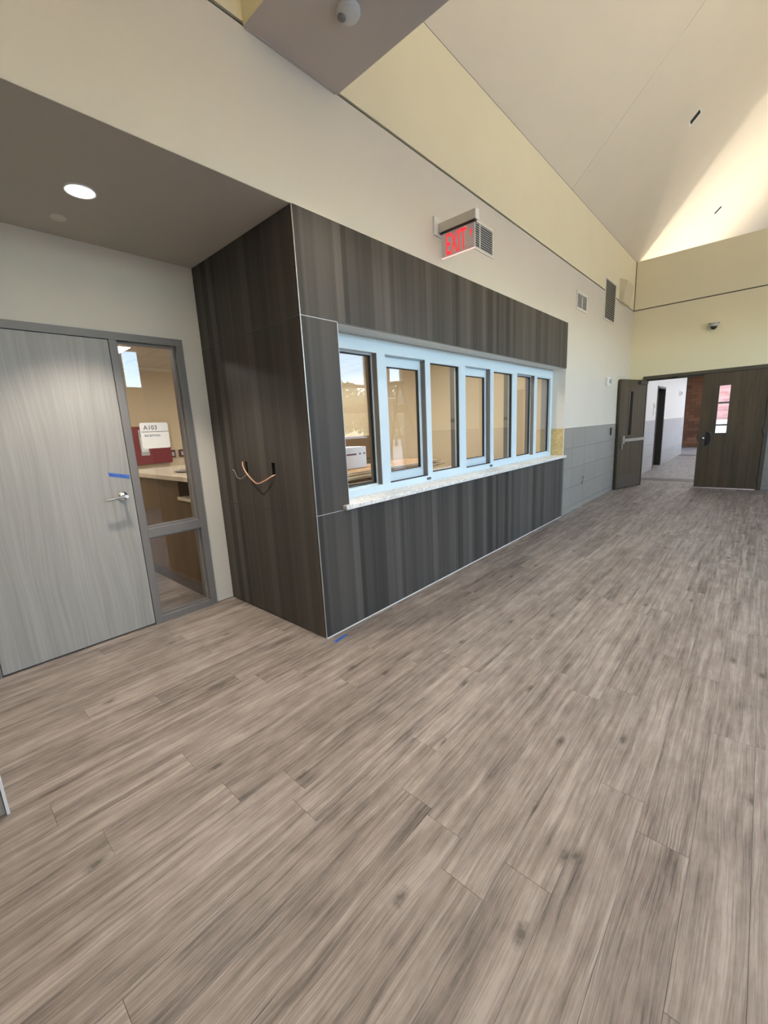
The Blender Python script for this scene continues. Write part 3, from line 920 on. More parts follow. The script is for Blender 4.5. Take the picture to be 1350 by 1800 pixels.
disc_light('ceiling_downlight', (1.81, -0.30, 3.460), 0.07, 'downlight in the middle of the overhead beam, above the frame', BEAMLENS, watts=44, cone=104)
disc_light('ceiling_downlight', (1.81, -1.70, 3.460), 0.07, 'downlight in the overhead beam near the storefront, above the frame', BEAMLENS, watts=44, cone=104)
for i, (x0, x1) in enumerate(((-4.5, -1.6), (-1.2, 1.4), (2.3, 5.2), (5.5, 7.2))):  # unseen strips added to brighten the vault and upper walls
    t = thing('added_fill_uplight', ((x0 + x1) / 2, YS + 0.12, 3.55), 'added unseen fill light over the storefront, %s from the end wall' % ('fourth', 'third', 'second', 'first')[i], 'light', 'added storefront fill lights')
    MB().box(x0, x1, YS + 0.02, YS + 0.20, 3.50, 3.56).build('housing', M['white'], t)
    MB().box(x0 + 0.02, x1 - 0.02, YS + 0.04, YS + 0.18, 3.56, 3.565).build('lens', VAULTFILL, t)
t = thing('ceiling_camera', (1.812, 1.72, 3.462), 'round grey dome sensor under the overhead beam', 'camera')
MB().lathe((1.812, 1.72, 3.462), (0, 0, -1), [(0, 0.060), (0.014, 0.060), (0.020, 0.056), (0.022, 0)]).build('base', M['lightplastic'], t)
MB().lathe((1.812, 1.72, 3.441), (0, 0, -1), [(0.016 * math.sin(a), 0.055 * math.cos(a)) for a in [PI / 2 * i / 7 for i in range(8)]]).build('dome', M['lightplastic'], t)
MB().lathe((1.786, 1.742, 3.432), Vector((-0.10, 0.12, -0.98)), [(0, 0.0), (0, 0.021), (0.010, 0.020), (0.015, 0.014), (0.017, 0)]).build('lens', M['greyplastic2'], t)

# ------------------------------------------------------------------ exit sign
ex = thing('exit_sign', (3.2, YF, 3.0), 'lit red EXIT sign on a bracket over the striped panelling', 'sign')
MB().box(3.13, 3.275, YF - 0.018, YF, 2.958, 3.095, 0.003).build('wall_plate', M['white'], ex)
MB().box(3.178, 3.228, 1.800, YF - 0.018, 2.978, 3.048, 0.002).build('arm', M['steel'], ex)
MB().box(3.176, 3.230, 1.794, 1.802, 2.976, 3.050).build('end_cap', M['white'], ex)
MB().box(3.190, 3.216, 1.81, 2.126, 2.966, 2.98).build('panel_slot', M['darktrim'], ex)
mm, nt, b = new_mat('edge_lit_acrylic')
b.inputs['Base Color'].default_value = (0.62, 0.58, 0.57, 1); b.inputs['Roughness'].default_value = 0.15
b.inputs['Emission Color'].default_value = (1, 0.35, 0.35, 1); b.inputs['Emission Strength'].default_value = 0.03
MB().box(3.199, 3.207, 1.818, 2.122, 2.786, 2.972).build('acrylic_panel', mm, ex)
MB().box(3.1985, 3.2075, 1.818, 2.122, 2.784, 2.788).build('glowing_edge', emis('pink_edge', (1, 0.45, 0.42), 0.9), ex)
text('exit_letters', 'EXIT', 0.222, EXITRED, ex, (3.198, 2.084, 2.802), (0, -1, 0), (0, 0, 1), 0.0006, 0.43, bold=0.0015)
ar = MB()
for s in (1, -1):
    ar.prism([(3.198, 1.852, 2.905 + s * 0.026), (3.198, 1.836, 2.905), (3.198, 1.846, 2.905), (3.198, 1.859, 2.905 + s * 0.022)], (-0.0012, 0, 0))
ar.build('arrow', EXITRED, ex)

# ------------------------------------------------------------------ vents on the long wall
def vent(name, x0, x1, z0, z1, label, nslat, divider=None, fw=0.02):
    t = thing(name, ((x0 + x1) / 2, YF, z0), label, 'vent', 'wall vents')
    f = MB(); y = YF - 0.010
    f.box(x0, x1, y, YF, z0, z0 + fw); f.box(x0, x1, y, YF, z1 - fw, z1)
    f.box(x0, x0 + fw, y, YF, z0 + fw, z1 - fw); f.box(x1 - fw, x1, y, YF, z0 + fw, z1 - fw)
    if divider: f.box(divider - 0.008, divider + 0.008, y, YF, z0 + fw, z1 - fw)
    f.build('frame', M['vent'], t)
    MB().box(x0 + fw, x1 - fw, YF - 0.0015, YF + 0.001, z0 + fw, z1 - fw).build('backing', M['void'], t)
    segs = [(x0 + fw, x1 - fw)] if not divider else [(x0 + fw, divider - 0.008), (divider + 0.008, x1 - fw)]
    st = (z1 - z0 - 2 * fw) / nslat
    for a, b in segs:
        for i in range(nslat):
            zc = z0 + fw + (i + 0.5) * st
            MB().prism([(a, YF - 0.008, zc - st * 0.18), (a, YF - 0.006, zc - st * 0.30), (a, YF - 0.002, zc + st * 0.22), (a, YF - 0.004, zc + st * 0.34)], (b - a, 0, 0)).build('slat', M['greyplastic'] if divider else M['slat'], t)
    return t
vent('air_vent', 3.775, 4.150, 3.020, 3.275, 'white louvred wall vent directly behind the EXIT sign', 11, 3.885, 0.022)
vent('air_vent', 6.640, 7.110, 2.970, 3.217, 'small white two-part wall vent between the panelling and the tall grille', 8, 6.885, 0.030)
vent('air_vent', 8.020, 8.665, 3.035, 3.680, 'tall grey return-air grille crossing the reveal near the end wall', 18, None, 0.022)

# wedge speaker
sp = thing('wall_speaker', (9.2, YF, 3.45), 'cream wedge-shaped speaker box high in the corner of the long wall', 'speaker')
m = MB()
m.prism([(8.93, YF, 3.845), (8.93, 2.045, 3.790), (8.93, 2.105, 3.452), (8.93, YF, 3.452)], (0.53, 0, 0)); m.build('cabinet', M['offplastic'], sp)
a, b2 = Vector((0, 2.045, 3.790)), Vector((0, 2.105, 3.452)); nn = Vector((0, -0.338, -0.06)).normalized()
g0, g1 = a.lerp(b2, 0.08) + nn * 0.001, a.lerp(b2, 0.92) + nn * 0.001
MB().prism([(8.955, g0.y, g0.z), (9.435, g0.y, g0.z), (9.435, g1.y, g1.z), (8.955, g1.y, g1.z)], tuple(nn * 0.004)).build('grille', M['offplastic'], sp)

# strobe, reader, hook
sb = thing('strobe_light', (8.42, YF, 2.05), 'white strobe alarm on the long wall beside the open door leaf', 'alarm')
MB().box(8.345, 8.475, YF - 0.045, YF, 1.975, 2.125, 0.012).build('housing', M['white'], sb)
MB().box(8.385, 8.445, YF - 0.078, YF - 0.043, 2.015, 2.085, 0.012).build('lens', M['greyplastic'], sb)
sw = thing('card_reader', (8.792, YF, 1.10), 'slim black card reader on the grey tile beside the open door', 'reader')
MB().box(8.768, 8.815, YF - 0.030, YF - 0.009, 1.098, 1.236, 0.004).build('housing', M['black'], sw)
MB().box(8.780, 8.803, YF - 0.032, YF - 0.029, 1.20, 1.215).build('indicator', M['darktrim'], sw)
hk = thing('cable_stub', (7.194, YF, 0.40), 'short grey cable loop sticking out of the tiled wall near the floor', 'cable')
MB().tube(catmull([(7.24, YF - 0.004, 0.490), (7.215, YF - 0.035, 0.492), (7.180, YF - 0.040, 0.470), (7.178, YF - 0.034, 0.41), (7.190, YF - 0.018, 0.385)], 6), 0.008, 8).build('cord', M['wire'], hk)

# cables out of the side panel
cc = thing('copper_cable', (1.69, 2.8, 1.14), 'bright copper cable looping between two cut-outs in the dark panelling', 'cable')
P1 = catmull([(1.660, 2.952, 1.240), (1.654, 2.943, 1.205), (1.652, 2.905, 1.158), (1.652, 2.840, 1.112), (1.655, 2.770, 1.080), (1.668, 2.690, 1.100), (1.682, 2.625, 1.130), (1.712, 2.600, 1.146)], 6)
MB().tube(P1, 0.0048, 8).build('wire', M['copper'], cc)
gc = thing('grey_cable', (1.69, 3.1, 1.12), 'thin grey cable hanging left of the copper cable on the dark panelling', 'cable')
P2 = catmull([(1.694, 3.185, 1.168), (1.680, 3.130, 1.160), (1.672, 3.085, 1.115), (1.672, 3.035, 1.102), (1.676, 2.990, 1.118), (1.712, 2.960, 1.150)], 6)
MB().tube(P2, 0.0030, 6).build('wire', M['wire'], gc)

# ------------------------------------------------------------------ end wall: dome camera, double doors
dc = thing('dome_camera', (XE, 0.842, 2.93), 'small dome security camera on a bracket over the double doors', 'camera')
MB().box(XE - 0.14, XE, 0.765, 0.925, 2.990, 3.005, 0.003).build('bracket', M['vent'], dc)
MB().lathe((XE - 0.075, 0.845, 2.990), (0, 0, -1), [(0, 0.0), (0, 0.062), (0.045, 0.062), (0.055, 0.056), (0.055, 0)]).build('housing', M['greyplastic'], dc)
MB().lathe((XE - 0.075, 0.845, 2.936), (0, 0, -1), [(0.055 * math.sin(a), 0.050 * math.cos(a)) for a in [PI / 2 * i / 6 for i in range(7)]]).build('dome', M['black'], dc)

d2 = thing('door_2', (XE, 0.93, 0), 'brown double doors in the end wall, left leaf standing open', 'door', kind='structure')
XF = XE - 0.02
f = MB()
f.box(XF, XE + 0.17, DY0, 0.000, 0, DZ, 0.002)
f.box(XF, XE + 0.17, 1.855, DY1, 0, DZ, 0.002)
f.box(XF, XE + 0.17, 0.0, 1.855, 2.128, DZ, 0.002)
f.build('door_frame', M['framedark'], d2)
MB().box(XE + 0.032, XE + 0.085, 0.0, 1.855, 2.100, 2.128).box(XE + 0.032, XE + 0.085, 0.0, 0.018, 0, 2.1).box(XE + 0.032, XE + 0.085, 1.837, 1.855, 0, 2.1).build('frame_stop', M['framedark'], d2)
co = MB().box(XE - 0.005, XE + 0.045, 1.33, 1.43, 2.100, 2.128, 0.004).box(XE - 0.005, XE + 0.045, 1.52, 1.66, 2.105, 2.128, 0.004)
co.build('coordinator', M['black'], d2)

def leaf_parts(local, thick, lite, parent_name):
    pass
# right leaf, closed
RX0, RX1 = XF + 0.004, XF + 0.049
def frame_box(mb, x0, x1, y0, y1, z0, z1, ly0, ly1, lz0, lz1):
    mb.box(x0, x1, y0, ly0, z0, z1); mb.box(x0, x1, ly1, y1, z0, z1)
    mb.box(x0, x1, ly0, ly1, z0, lz0); mb.box(x0, x1, ly0, ly1, lz1, z1)
m = MB(); frame_box(m, RX0, RX1, 0.006, 0.925, 0.016, 2.122, 0.510, 0.682, 1.035, 1.900)
rl = m.build('door_leaf', M['oakdark'], d2)
m = MB(); frame_box(m, RX0 - 0.004, RX1 + 0.004, 0.502, 0.690, 1.027, 1.908, 0.516, 0.676, 1.041, 1.894)
m.build('vision_frame', M['framedark'], rl)
MB().box(RX0 + 0.02, RX0 + 0.026, 0.516, 0.676, 1.041, 1.894).build('vision_glass', M['glassthin'], rl)
MB().box(RX0 - 0.004, RX0, 0.725, 0.872, 0.800, 1.072, 0.001).build('pull_plate', M['framedark'], rl)
cp = MB(); pts = []
for k in range(13):
    a = -PI / 2 + PI * k / 12
    pts.append((RX0 - 0.0045, 0.798 - 0.068 * math.cos(a), 0.938 + 0.130 * math.sin(a)))
cp.prism(pts, (-0.020, 0, 0)); cp.build('pull_cup', M['black'], rl)
MB().lathe((RX0 - 0.004, 0.848, 0.948), (-1, 0, 0), [(0, 0), (0, 0.021), (0.012, 0.019), (0.014, 0)]).build('cylinder', M['chrome'], rl)
for z in (0.20, 1.07, 1.95):
    MB().cyl((RX0 - 0.008, 0.003, z - 0.055), (RX0 - 0.008, 0.003, z + 0.055), 0.008, seg=10).build('hinge', M['framedark'], rl)
MB().box(RX0 - 0.006, RX1, 0.926, 0.94, 0.9, 1.02).build('edge_latch', M['black'], rl)

# left leaf, standing open into the hall
hp = Vector((XF - 0.005, 1.847, 0)); fp = Vector((9.135, 2.095, 0))
dv = (fp - hp).normalized(); nv = Vector((-dv.y, dv.x, 0))
if nv.y > 0: nv = -nv                       # nv: towards the viewer's side (-Y)
LW = 0.912; T = 0.045
def lbox(mb, s0, s1, n0, n1, z0, z1):
    """s along leaf from the hinge, n out of the visible face"""
    pts = [hp + dv * s + nv * n for s, n in ((s0, n0), (s1, n0), (s1, n1), (s0, n1))]
    mb.prism([(p.x, p.y, z0) for p in pts], (0, 0, z1 - z0))
    return mb
m = MB()
l0, l1, lz0, lz1 = 0.455, 0.600, 1.050, 1.905
lbox(m, 0, l0, -T, 0, 0.016, 2.122); lbox(m, l1, LW, -T, 0, 0.016, 2.122)
lbox(m, l0, l1, -T, 0, 0.016, lz0); lbox(m, l0, l1, -T, 0, lz1, 2.122)
ll = m.build('door_leaf', M['oakdark'], d2)
m = MB()
for a in ((l0 - .01, l0 + .008, lz0 - .01, lz1 + .01), (l1 - .008, l1 + .01, lz0 - .01, lz1 + .01), (l0, l1, lz0 - .01, lz0 + .008), (l0, l1, lz1 - .008, lz1 + .01)):
    lbox(m, a[0], a[1], -T - 0.004, 0.004, a[2], a[3])
m.build('vision_frame', M['framedark'], ll)
lbox(MB(), l0 + 0.008, l1 - 0.008, -0.026, -0.020, lz0 + .008, lz1 - .008).build('vision_glass', M['glassthin'], ll)
lbox(MB(), 0.03, 0.860, 0, 0.002, 0.03, 0.262).build('kick_plate', M['framedark'], ll)
lbox(MB(), 0.03, 0.30, 0, 0.055, 2.035, 2.095).build('closer', M['framedark'], ll)
pb = MB(); lbox(pb, 0.045, 0.80, 0.045, 0.075, 0.945, 1.000); pb.build('push_bar', M['steel'], ll)
m = MB(); lbox(m, 0.785, 0.84, 0, 0.060, 0.905, 1.055); lbox(m, 0.795, 0.825, 0, 0.030, 0.80, 0.905); m.build('bar_head', M['steel'], ll)
m = MB(); lbox(m, 0.045, 0.085, 0, 0.05, 0.955, 0.99); m.build('bar_end', M['steel'], ll)

# ------------------------------------------------------------------ corridor beyond the doors
CX1 = 22.0
fc = MB().box(10.86, CX1 + 0.2, -1.0, 6.0, -0.12, 0.0)
struct('floor_corridor', fc, M['corrfloor'], 'pale floor of the corridor beyond the doors')
tag(MB().box(10.86, 11.28, -0.9, 2.15, 0.0, 0.002).build('threshold_strip', M['strip'], None, (11.1, 0.6, 0)), 'darker flooring strip across the corridor just past the double doors', 'threshold')
tag(MB().box(17.6, 17.95, -0.9, 6.0, 0.0, 0.002).build('threshold_strip', M['strip'], None, (17.8, 0.6, 0)), 'thin dark flooring strip across the far end of the corridor', 'threshold')
YC = 2.15
wc = MB()
wc.box(XE + 0.16, 13.13, YC, YC + 0.2, 0, 2.9); wc.box(14.30, 18.35, YC, YC + 0.2, 0, 2.9); wc.box(13.13, 14.30, YC, YC + 0.2, 2.16, 2.9)
wall_corr = struct('wall_corridor', wc, M['corrwall'], 'white corridor wall with grey tiled dado')
gx = MB().box(XE + 0.16, 13.08, YC - 0.002, YC + 0.01, 0, 1.29).box(14.36, 18.34, YC - 0.002, YC + 0.01, 0, 1.29)
gx.build('tile_grout', M['greyplastic'], wall_corr)
R2 = [0.002, 0.09, 0.39, 0.69, 0.99, 1.29]
tiles(wall_corr, 'x', YC - 0.002, 0, 0, R2, [XE + 0.17, 10.9, 11.65, 12.40, 13.075], M['tilelight'], -1, gap=0.005)
tiles(wall_corr, 'x', YC - 0.002, 0, 0, R2, [14.365, 15.1, 15.9, 16.7, 17.5, 18.34], M['tilelight'], -1, gap=0.005)
d3 = thing('door_3', (13.7, YC, 0), 'dark doorway in the left wall of the corridor', 'door', kind='structure')
m = MB().box(13.13, 13.18, YC - 0.01, YC + 0.2, 0, 2.16).box(14.25, 14.30, YC - 0.01, YC + 0.2, 0, 2.16).box(13.18, 14.25, YC - 0.01, YC + 0.2, 2.11, 2.16)
m.build('door_frame', M['darktrim'], d3)
MB().box(13.18, 14.25, YC + 0.14, YC + 0.18, 0.01, 2.11).build('door_leaf', M['darktrim'], d3)
cs = thing('corridor_sign', (12.77, YC, 1.45), 'small white plate on the corridor wall left of the dark doorway', 'sign')
MB().box(12.72, 12.86, YC - 0.02, YC, 1.42, 1.72, 0.004).build('plate', M['white'], cs)
MB().box(12.74, 12.84, YC - 0.023, YC - 0.018, 1.60, 1.68).build('window_strip', M['greyplastic'], cs)
al = thing('corridor_alarm', (16.9, YC, 2.0), 'small white strobe on the bright corridor wall beyond the dark doorway', 'alarm')
MB().box(16.80, 17.0, YC - 0.05, YC, 2.0, 2.14, 0.01).build('housing', M['white'], al)
MB().box(16.86, 16.94, YC - 0.07, YC - 0.045, 2.03, 2.11, 0.01).build('lens', M['greyplastic'], al)
struct('wall_corridor_right', MB().box(XE + 0.16, CX1, -1.1, -0.95, 0, 2.9), M['corrwall'], 'right wall of the corridor')
lid = MB().box(XE + 0.16, CX1 + 0.2, -1.1, 6.0, 2.9, 3.0)
struct('ceiling_corridor', lid, M['corrwall'], 'corridor ceiling')
struct('wall_side_hall', MB().box(18.35, CX1 + 0.2, 5.9, 6.0, 0, 2.9), M['corrwall'], 'wall of the side hall at the corridor end')
# far end: brown brick pier and bright glazing
be = MB().box(CX1, CX1 + 0.2, 1.60, 6.0, 0.0, 2.9)
wb = struct('wall_far', be, M['mortar'], 'brown brick wall at the far end of the corridor')
bh, bl = 0.0667 * 2, 0.40
sb_ = bmesh.new()
nb = 0
z = 0.02; row = 0
brick_me = {}
while z < 2.86:
    y = 1.61 - (row % 2) * bl / 2
    while y < 2.75:
        a, b = max(y, 1.61), min(y + bl, 2.75)
        if b - a > 0.05:
            MB().box(CX1 - 0.014, CX1 + 0.01, a + 0.006, b - 0.006, z + 0.006, min(z + bh, 2.88) - 0.006).build('brick', M['brick'], wb, (CX1, (a + b) / 2, z)); nb += 1
        y += bl
    z += bh; row += 1
MB().box(CX1 - 0.03, CX1, 2.53, 2.56, 0, 2.9).build('corner_joint', M['brownbar'], wb)
w3 = thing('window_3', (CX1, 0.6, 0), 'bright glazed opening at the far end of the corridor', 'window', kind='structure')
for z in (0.05, 0.89, 1.77, 2.80): MB().box(CX1, CX1 + 0.1, -0.95, 1.6, z - 0.035, z + 0.035).build('transom', M['framedark'], w3)
for y in (-0.9, 0.35, 1.57): MB().box(CX1, CX1 + 0.1, y - 0.03, y + 0.03, 0, 2.9).build('mullion', M['framedark'], w3)
for a, b in ((-0.87, 0.32), (0.38, 1.54)):
    for c, d in ((0.085, 0.855), (0.925, 1.735), (1.805, 2.765)):
        MB().box(CX1 + 0.05, CX1 + 0.056, a, b, c, d).build('pane', M['glassthin'], w3)
# sunlit brick building outside
ob = thing('brick_building', (30, 0.5, -0.1), 'sunlit pink brick building outside, seen through the door glass', 'building')
MB().box(30, 31, -4, 6.5, -0.1, 6).build('wall', M['mortarlight'], ob)
bb = bmesh.new(); tmp = MB(); tmp.bm = bb
z = 0.9; row = 0
while z < 4.2:
    y = -1.0 - (row % 2) * 0.2
    while y < 3.2:
        tmp.box(29.985, 30.01, y + 0.008, y + 0.392, z + 0.008, z + 0.125); y += 0.4
    z += 0.133; row += 1
q = tmp.build('brick_courses', M['brickred'], ob); q['kind'] = 'stuff'
pkb = thing('parked_car', (27.5, 1.6, -0.1), 'pale parked car outside low in the door glass', 'car')
cb = MB().prism([(26.4, 0.9, 0.15), (26.4, 2.6, 0.15), (26.4, 2.65, 0.55), (26.4, 2.35, 0.62), (26.4, 2.1, 0.98), (26.4, 1.2, 0.98), (26.4, 0.95, 0.62), (26.4, 0.85, 0.55)], (3.2, 0, 0))
cb.build('body', M['white'], pkb)
for yy in (1.0, 2.4):
    MB().cyl((26.5, yy - 0.1, 0.15), (26.5, yy + 0.1, 0.15), 0.25, seg=16).build('wheel', M['black'], pkb)
# unseen light panels, added to make the corridor bright
for i, x in enumerate((12.2, 14.6, 17.0, 19.6)):
    t = thing('added_corridor_panel', (x, 0.6, 2.9), 'added unseen corridor light panel, %s beyond the double doors' % ('first', 'second', 'third', 'fourth')[i], 'light', 'added corridor lights')
    MB().box(x - 0.62, x + 0.62, 0.28, 0.92, 2.885, 2.9).build('frame', M['white'], t)
    MB().box(x - 0.60, x + 0.60, 0.30, 0.90, 2.880, 2.886).build('lens', CORRFILL, t)

# ------------------------------------------------------------------ space over the corridor: linear uplights behind the end wall
for i, (xu, zu, y0, y1) in enumerate(((10.6, 3.55, -2.3, 2.0), (11.6, 3.75, -2.3, 2.0), (12.9, 4.10, -2.3, 2.0))):
    t = thing('linear_uplight', (xu, (y0 + y1) / 2, zu), 'linear uplight behind the end wall, %s' % ('nearest the wall', 'middle row', 'farthest row')[i], 'light', 'ledge uplights')
    MB().box(xu - 0.08, xu + 0.08, y0, y1, zu - 0.04, zu + 0.02).build('housing', M['white'], t)
    MB().box(xu - 0.06, xu + 0.06, y0 + 0.02, y1 - 0.02, zu + 0.02, zu + 0.025).build('lens', UPLENS, t)
    MB().box(xu - 0.02, xu + 0.02, (y0 + y1) / 2 - 0.02, (y0 + y1) / 2 + 0.02, 3.0, zu - 0.04).build('post', M['white'], t)
struct('wall_loft', MB().box(20, 20.1, YS, YF + 0.3, 3.0, 7.2).box(XE + 0.16, 20, YF, YF + 0.28, 2.9, ZC + 0.1), M['ceil'], 'walls of the loft over the corridor')

# ------------------------------------------------------------------ reception room behind the glass
rw = MB()
rw.box(-1.0, 7.1, 9.0, 9.12, 0, 2.9)
rw.box(6.95, 7.1, YF + 0.28, 9.0, 0, 2.9)
rw.box(-1.15, -1.0, YA + 0.13, 9.0, 0, 2.9)
rw.box(1.80, 1.86, YF + 0.26, YA + 0.13, 0, 2.74)
wall_room = struct('wall_room', rw, M['tan'], 'tan walls of the reception room')
MB().box(-1.0, 1.74, YA + 0.13, YA + 0.135, 2.2, 2.74).build('inner_lining', M['tan'], wall_room)
cr = MB().box(-1.0, 6.95, YA + 0.13, 9.0, 2.745, 2.86).box(1.86, 6.95, YF + 0.28, YA + 0.13, 2.745, 2.86)
room_ceil = struct('ceiling_room', cr, M['vent'], 'acoustic tile ceiling of the reception room')
for i in range(13):
    for j in range(11):
        x0, y0 = -1.0 + i * 0.61, 2.45 + j * 0.61
        if x0 < 1.86 and y0 < YA + 0.13: continue
        if x0 + 0.6 > 6.95 or y0 + 0.6 > 9.02: continue
        MB().box(x0 + 0.012, x0 + 0.598, y0 + 0.012, y0 + 0.598, 2.738, 2.746).build('ceiling_tile', M['acoustic'], room_ceil, (x0 + 0.3, y0 + 0.3, 2.74))
for x, y, lb in ((2.0, 7.05, 'seen at the top of the sidelight'), (4.9, 5.1, 'seen in the first window pane'), (5.7, 7.3, 'near the rear wall'), (2.9, 3.6, 'over the brown cartons'), (5.3, 3.3, 'over the worktop'), (0.2, 5.5, 'behind the oak door')):
    t = thing('troffer', (x, y, 2.74), 'square glowing reception ceiling panel ' + lb, 'light', 'reception ceiling panels')
    MB().box(x - 0.30, x + 0.30, y - 0.30, y + 0.30, 2.728, 2.739).build('frame', M['white'], t)
    MB().box(x - 0.285, x + 0.285, y - 0.285, y + 0.285, 2.724, 2.7285).build('lens', TROFFER, t)
# reception desk
dk = thing('reception_desk', (1.9, 4.2, 0), 'maple reception desk with cream top behind the sidelight', 'desk')
MB().box(1.55, 2.2, 3.95, 5.3, 0.1, 1.07).build('tall_body', M['maple'], dk)
MB().box(1.55, 2.2, 3.60, 3.95, 0.1, 0.885).build('low_body', M['maple'], dk)
MB().box(1.53, 2.22, 3.60, 3.95, 0.885, 0.912).build('low_ledge', M['counter'], dk)
MB().box(1.49, 2.26, 3.56, 5.34, 1.07, 1.112, 0.004).build('desk_top', M['counter'], dk)
MB().box(1.95, 2.2, 3.60, 3.95, 0.912, 1.07).build('back_panel', M['tan'], dk)
MB().box(1.544, 2.2, 3.60, 5.3, 0.0, 0.10).build('rubber_base', M['rubber'], dk)
bw = thing('grey_tray', (1.80, 4.22, 1.112), 'flat round grey tray lying on the cream desk top', 'tray')
MB().lathe((1.80, 4.22, 1.1125), (0, 0, 1), [(0, 0), (0, 0.13), (0.012, 0.15), (0.014, 0.145), (0.006, 0.125), (0.006, 0)]).build('dish', M['greyplastic2'], bw)
# fire alarm panel and pull stations on the rear wall
fp_ = thing('alarm_panel', (3.2, 9.0, 1.0), 'red fire alarm cabinet on the tan rear wall behind the room sign', 'alarm panel')
MB().box(2.80, 3.46, 8.88, 9.0, 0.98, 1.70, 0.008).build('cabinet', M['red'], fp_)
MB().box(2.90, 3.05, 8.872, 8.882, 1.15, 1.64).build('display_door', M['greyplastic'], fp_)
MB().box(2.92, 3.03, 8.868, 8.874, 1.22, 1.50).build('display', M['boxwhite'], fp_)
for x, lb in ((3.51, 'dark red pull station just right of the red alarm cabinet'), (3.70, 'dark red pull station farther right on the tan rear wall, beside the frame')):
    t = thing('pull_station', (x, 9.0, 1.08), lb, 'alarm', 'pull stations')
    MB().box(x - 0.055, x + 0.055, 8.95, 9.0, 1.07, 1.22, 0.006).build('housing', M['devred'], t)
    MB().box(x - 0.025, x + 0.025, 8.94, 8.952, 1.10, 1.18).build('handle', M['greyplastic'], t)
# counter and parcels behind the reception window
wt = thing('work_counter', (4.2, 2.8, 0), 'grey worktop behind the reception window, under the cartons', 'counter')
MB().box(1.90, 6.90, YF + 0.32, 3.25, 0.83, 0.87).build('worktop', M['greytop'], wt)
for x in (1.95, 4.3, 6.8): MB().box(x, x + 0.04, YF + 0.34, 3.2, 0.0, 0.83).build('support', M['maple'], wt)
tag(MB().box(2.63, 2.70, 2.56, 2.90, 0.8705, 0.892).build('dark_batten', M['brownbar'], None, (2.66, 2.75, 0.87)), 'short dark brown batten on the grey worktop under the flat boards', 'batten')
random.seed(11)
zb = 0.992
specs = [(2.30, 3.92, 2.70, 3.22, 0.018, 0.01, 'lowest'), (2.25, 3.98, 2.66, 3.20, 0.016, -0.012, 'second'), (2.32, 3.90, 2.72, 3.22, 0.020, 0.015, 'third'), (2.28, 3.95, 2.70, 3.21, 0.014, -0.008, 'topmost')]
for k, x in enumerate((2.45, 3.75)):
    t = tag(MB().box(x, x + 0.10, 2.98, 3.18, 0.8705, zb).build('wood_block', M['brownbar'], None, (x, 3.05, 0.87)), 'brown block carrying the flat boards, %s one' % ('left' if k == 0 else 'right'), 'block')
for x0, x1, y0, y1, h, a, nm in specs:
    t = thing('flat_board', ((x0 + x1) / 2, (y0 + y1) / 2, zb), '%s flat tan board of the stack behind the reception window' % nm, 'board', 'flat boards on the worktop')
    MB().box(x0, x1, y0 + 0.003, y1, zb, zb + h).build('board', M['cardlight'], t)
    MB().box(x0, x1, y0, y0 + 0.003, zb + h * 0.4, zb + h).build('edge', M['cardedge'], t)
    t.rotation_euler = (0, 0, a)
    zb += h + 0.001
wbx = thing('white_carton', (2.92, 3.02, zb), 'white carton with a maroon stripe on the flat boards', 'box')
MB().box(2.70, 3.025, 2.96, 3.20, zb, zb + 0.205, 0.003).build('carton', M['boxwhite'], wbx)
MB().box(2.70, 2.885, 2.958, 2.961, zb + 0.128, zb + 0.143).build('stripe', M['boxred'], wbx)
for i, x in enumerate((2.925, 2.985)): MB().box(x, x + 0.022, 2.958, 2.961, zb + 0.130, zb + 0.146).build('mark', M['boxred'], wbx)
for i, (x0, x1, y0, y1, z0, h, lb) in enumerate(((2.30, 3.00, 3.45, 3.85, 0.0, 1.36, 'tall brown carton standing behind the white carton'), (3.02, 3.70, 3.50, 3.95, 0.0, 1.36, 'brown carton standing right of the tall carton behind the boards'))):
    t = thing('brown_carton', ((x0 + x1) / 2, (y0 + y1) / 2, z0), lb, 'box')
    MB().box(x0, x1, y0, y1, z0, z0 + h, 0.003).build('carton', M['carton'], t)
    MB().box(x0 + 0.002, x1 - 0.002, y0 - 0.0012, y0 + 0.002, z0 + h * 0.80, z0 + h * 0.808).build('flap_seam', M['void'], t)

# ------------------------------------------------------------------ stepladder in the hall (mirrored in the glass)
ld = thing('step_ladder', (7.5, -1.5, 0), 'tall brown stepladder standing by the storefront, mirrored in the reception glass', 'ladder')
def rail(p, q, w=0.035): return MB().tube([p, q], w, 6)
for s in (-1, 1):
    rail((7.45, -1.5 + s * 0.17, 2.39), (6.72, -1.5 + s * 0.30, 0.0), 0.035).build('rail', M['fibreglass'], ld)
    rail((7.55, -1.5 + s * 0.16, 2.39), (8.30, -1.5 + s * 0.26, 0.0), 0.026).build('rear_rail', M['fibreglass'], ld)
for i in range(1, 8):
    f_ = i / 8; z = 2.39 * f_; x = 6.72 + 0.73 * f_; hw = 0.30 - 0.13 * f_
    MB().box(x - 0.045, x + 0.045, -1.5 - hw, -1.5 + hw, z - 0.012, z + 0.012).build('tread', M['steel'], ld)
MB().box(7.36, 7.66, -1.70, -1.30, 2.385, 2.45, 0.01).build('top_cap', M['fibreglass'], ld)

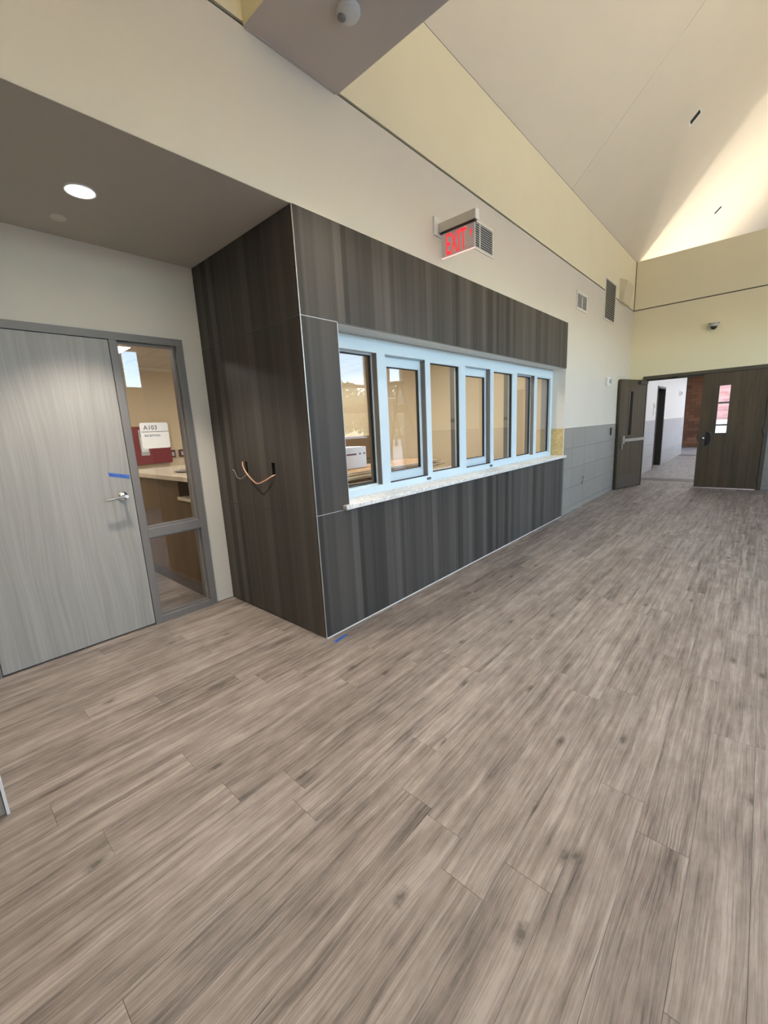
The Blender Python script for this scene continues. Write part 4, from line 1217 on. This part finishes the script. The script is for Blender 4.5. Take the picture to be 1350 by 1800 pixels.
# ------------------------------------------------------------------ outside: ground, trees, far facade (mirrored in the glass)
struct('ground', MB().box(-40, 70, -70, YS - 0.16, -0.4, -0.05).box(CX1 + 0.2, 70, YS - 0.16, 30, -0.4, -0.05), M['concrete'], 'pale paving outside')
random.seed(3)
def crown(rx, rz, n):
    bm = bmesh.new()
    for i in range(n):
        while True:
            p = Vector((random.uniform(-1, 1), random.uniform(-1, 1), random.uniform(-1, 1)))
            if 0.25 < p.length < 1: break
        p = Vector((p.x * rx, p.y * rx, p.z * rz))
        u = Vector((random.gauss(0, 1), random.gauss(0, 1), random.gauss(0, 1))).normalized()
        w = u.orthogonal().normalized(); s = random.uniform(0.10, 0.24)
        bm.faces.new([bm.verts.new(p + a) for a in (u * s, w * s * 0.6, -u * s, -w * s * 0.6)])
    me = bpy.data.meshes.new('crown'); bm.to_mesh(me); bm.free(); me.materials.append(M['foliage'])
    return me
CR = [crown(2.0, 1.9, 1500), crown(1.8, 2.1, 1400)]
for i, (x, y, s) in enumerate(((9, -16, 0.86), (12.5, -17, 0.95), (16, -16, 0.82), (19.5, -18, 0.99), (23, -16.5, 0.86), (27, -18, 1.03), (31, -17, 0.95), (4, -18, 0.77), (15.5, -24, 1.2), (21, -24.5, 1.15), (26.5, -24, 1.25), (32, -24.5, 1.2), (38, -24, 1.25), (44, -24, 1.2))):
    t = thing('tree', (x, y, -0.05), 'leafy green tree outside the storefront, mirrored in the reception glass', 'tree', 'trees outside')
    c = bpy.data.objects.new('crown', CR[i % 2]); COL.objects.link(c); c.parent = t; c.location = (0, 0, 2.75 * s); c.scale = (s, s, s)
    c['kind'] = 'stuff'
    MB().cyl((x, y, -0.05), (x, y, 2.6 * s), 0.14, 0.08, 10).build('trunk', M['bark'], t)
pl = thing('light_pole', (17.6, -12, -0.05), 'thin lamp pole outside, mirrored in the reception glass', 'lamp post')
MB().cyl((17.6, -12, -0.05), (17.6, -12, 7.0), 0.07, 0.045, 10).build('pole', M['darktrim'], pl)
MB().box(17.35, 17.85, -12.6, -11.9, 6.95, 7.05).build('lamp_head', M['darktrim'], pl)
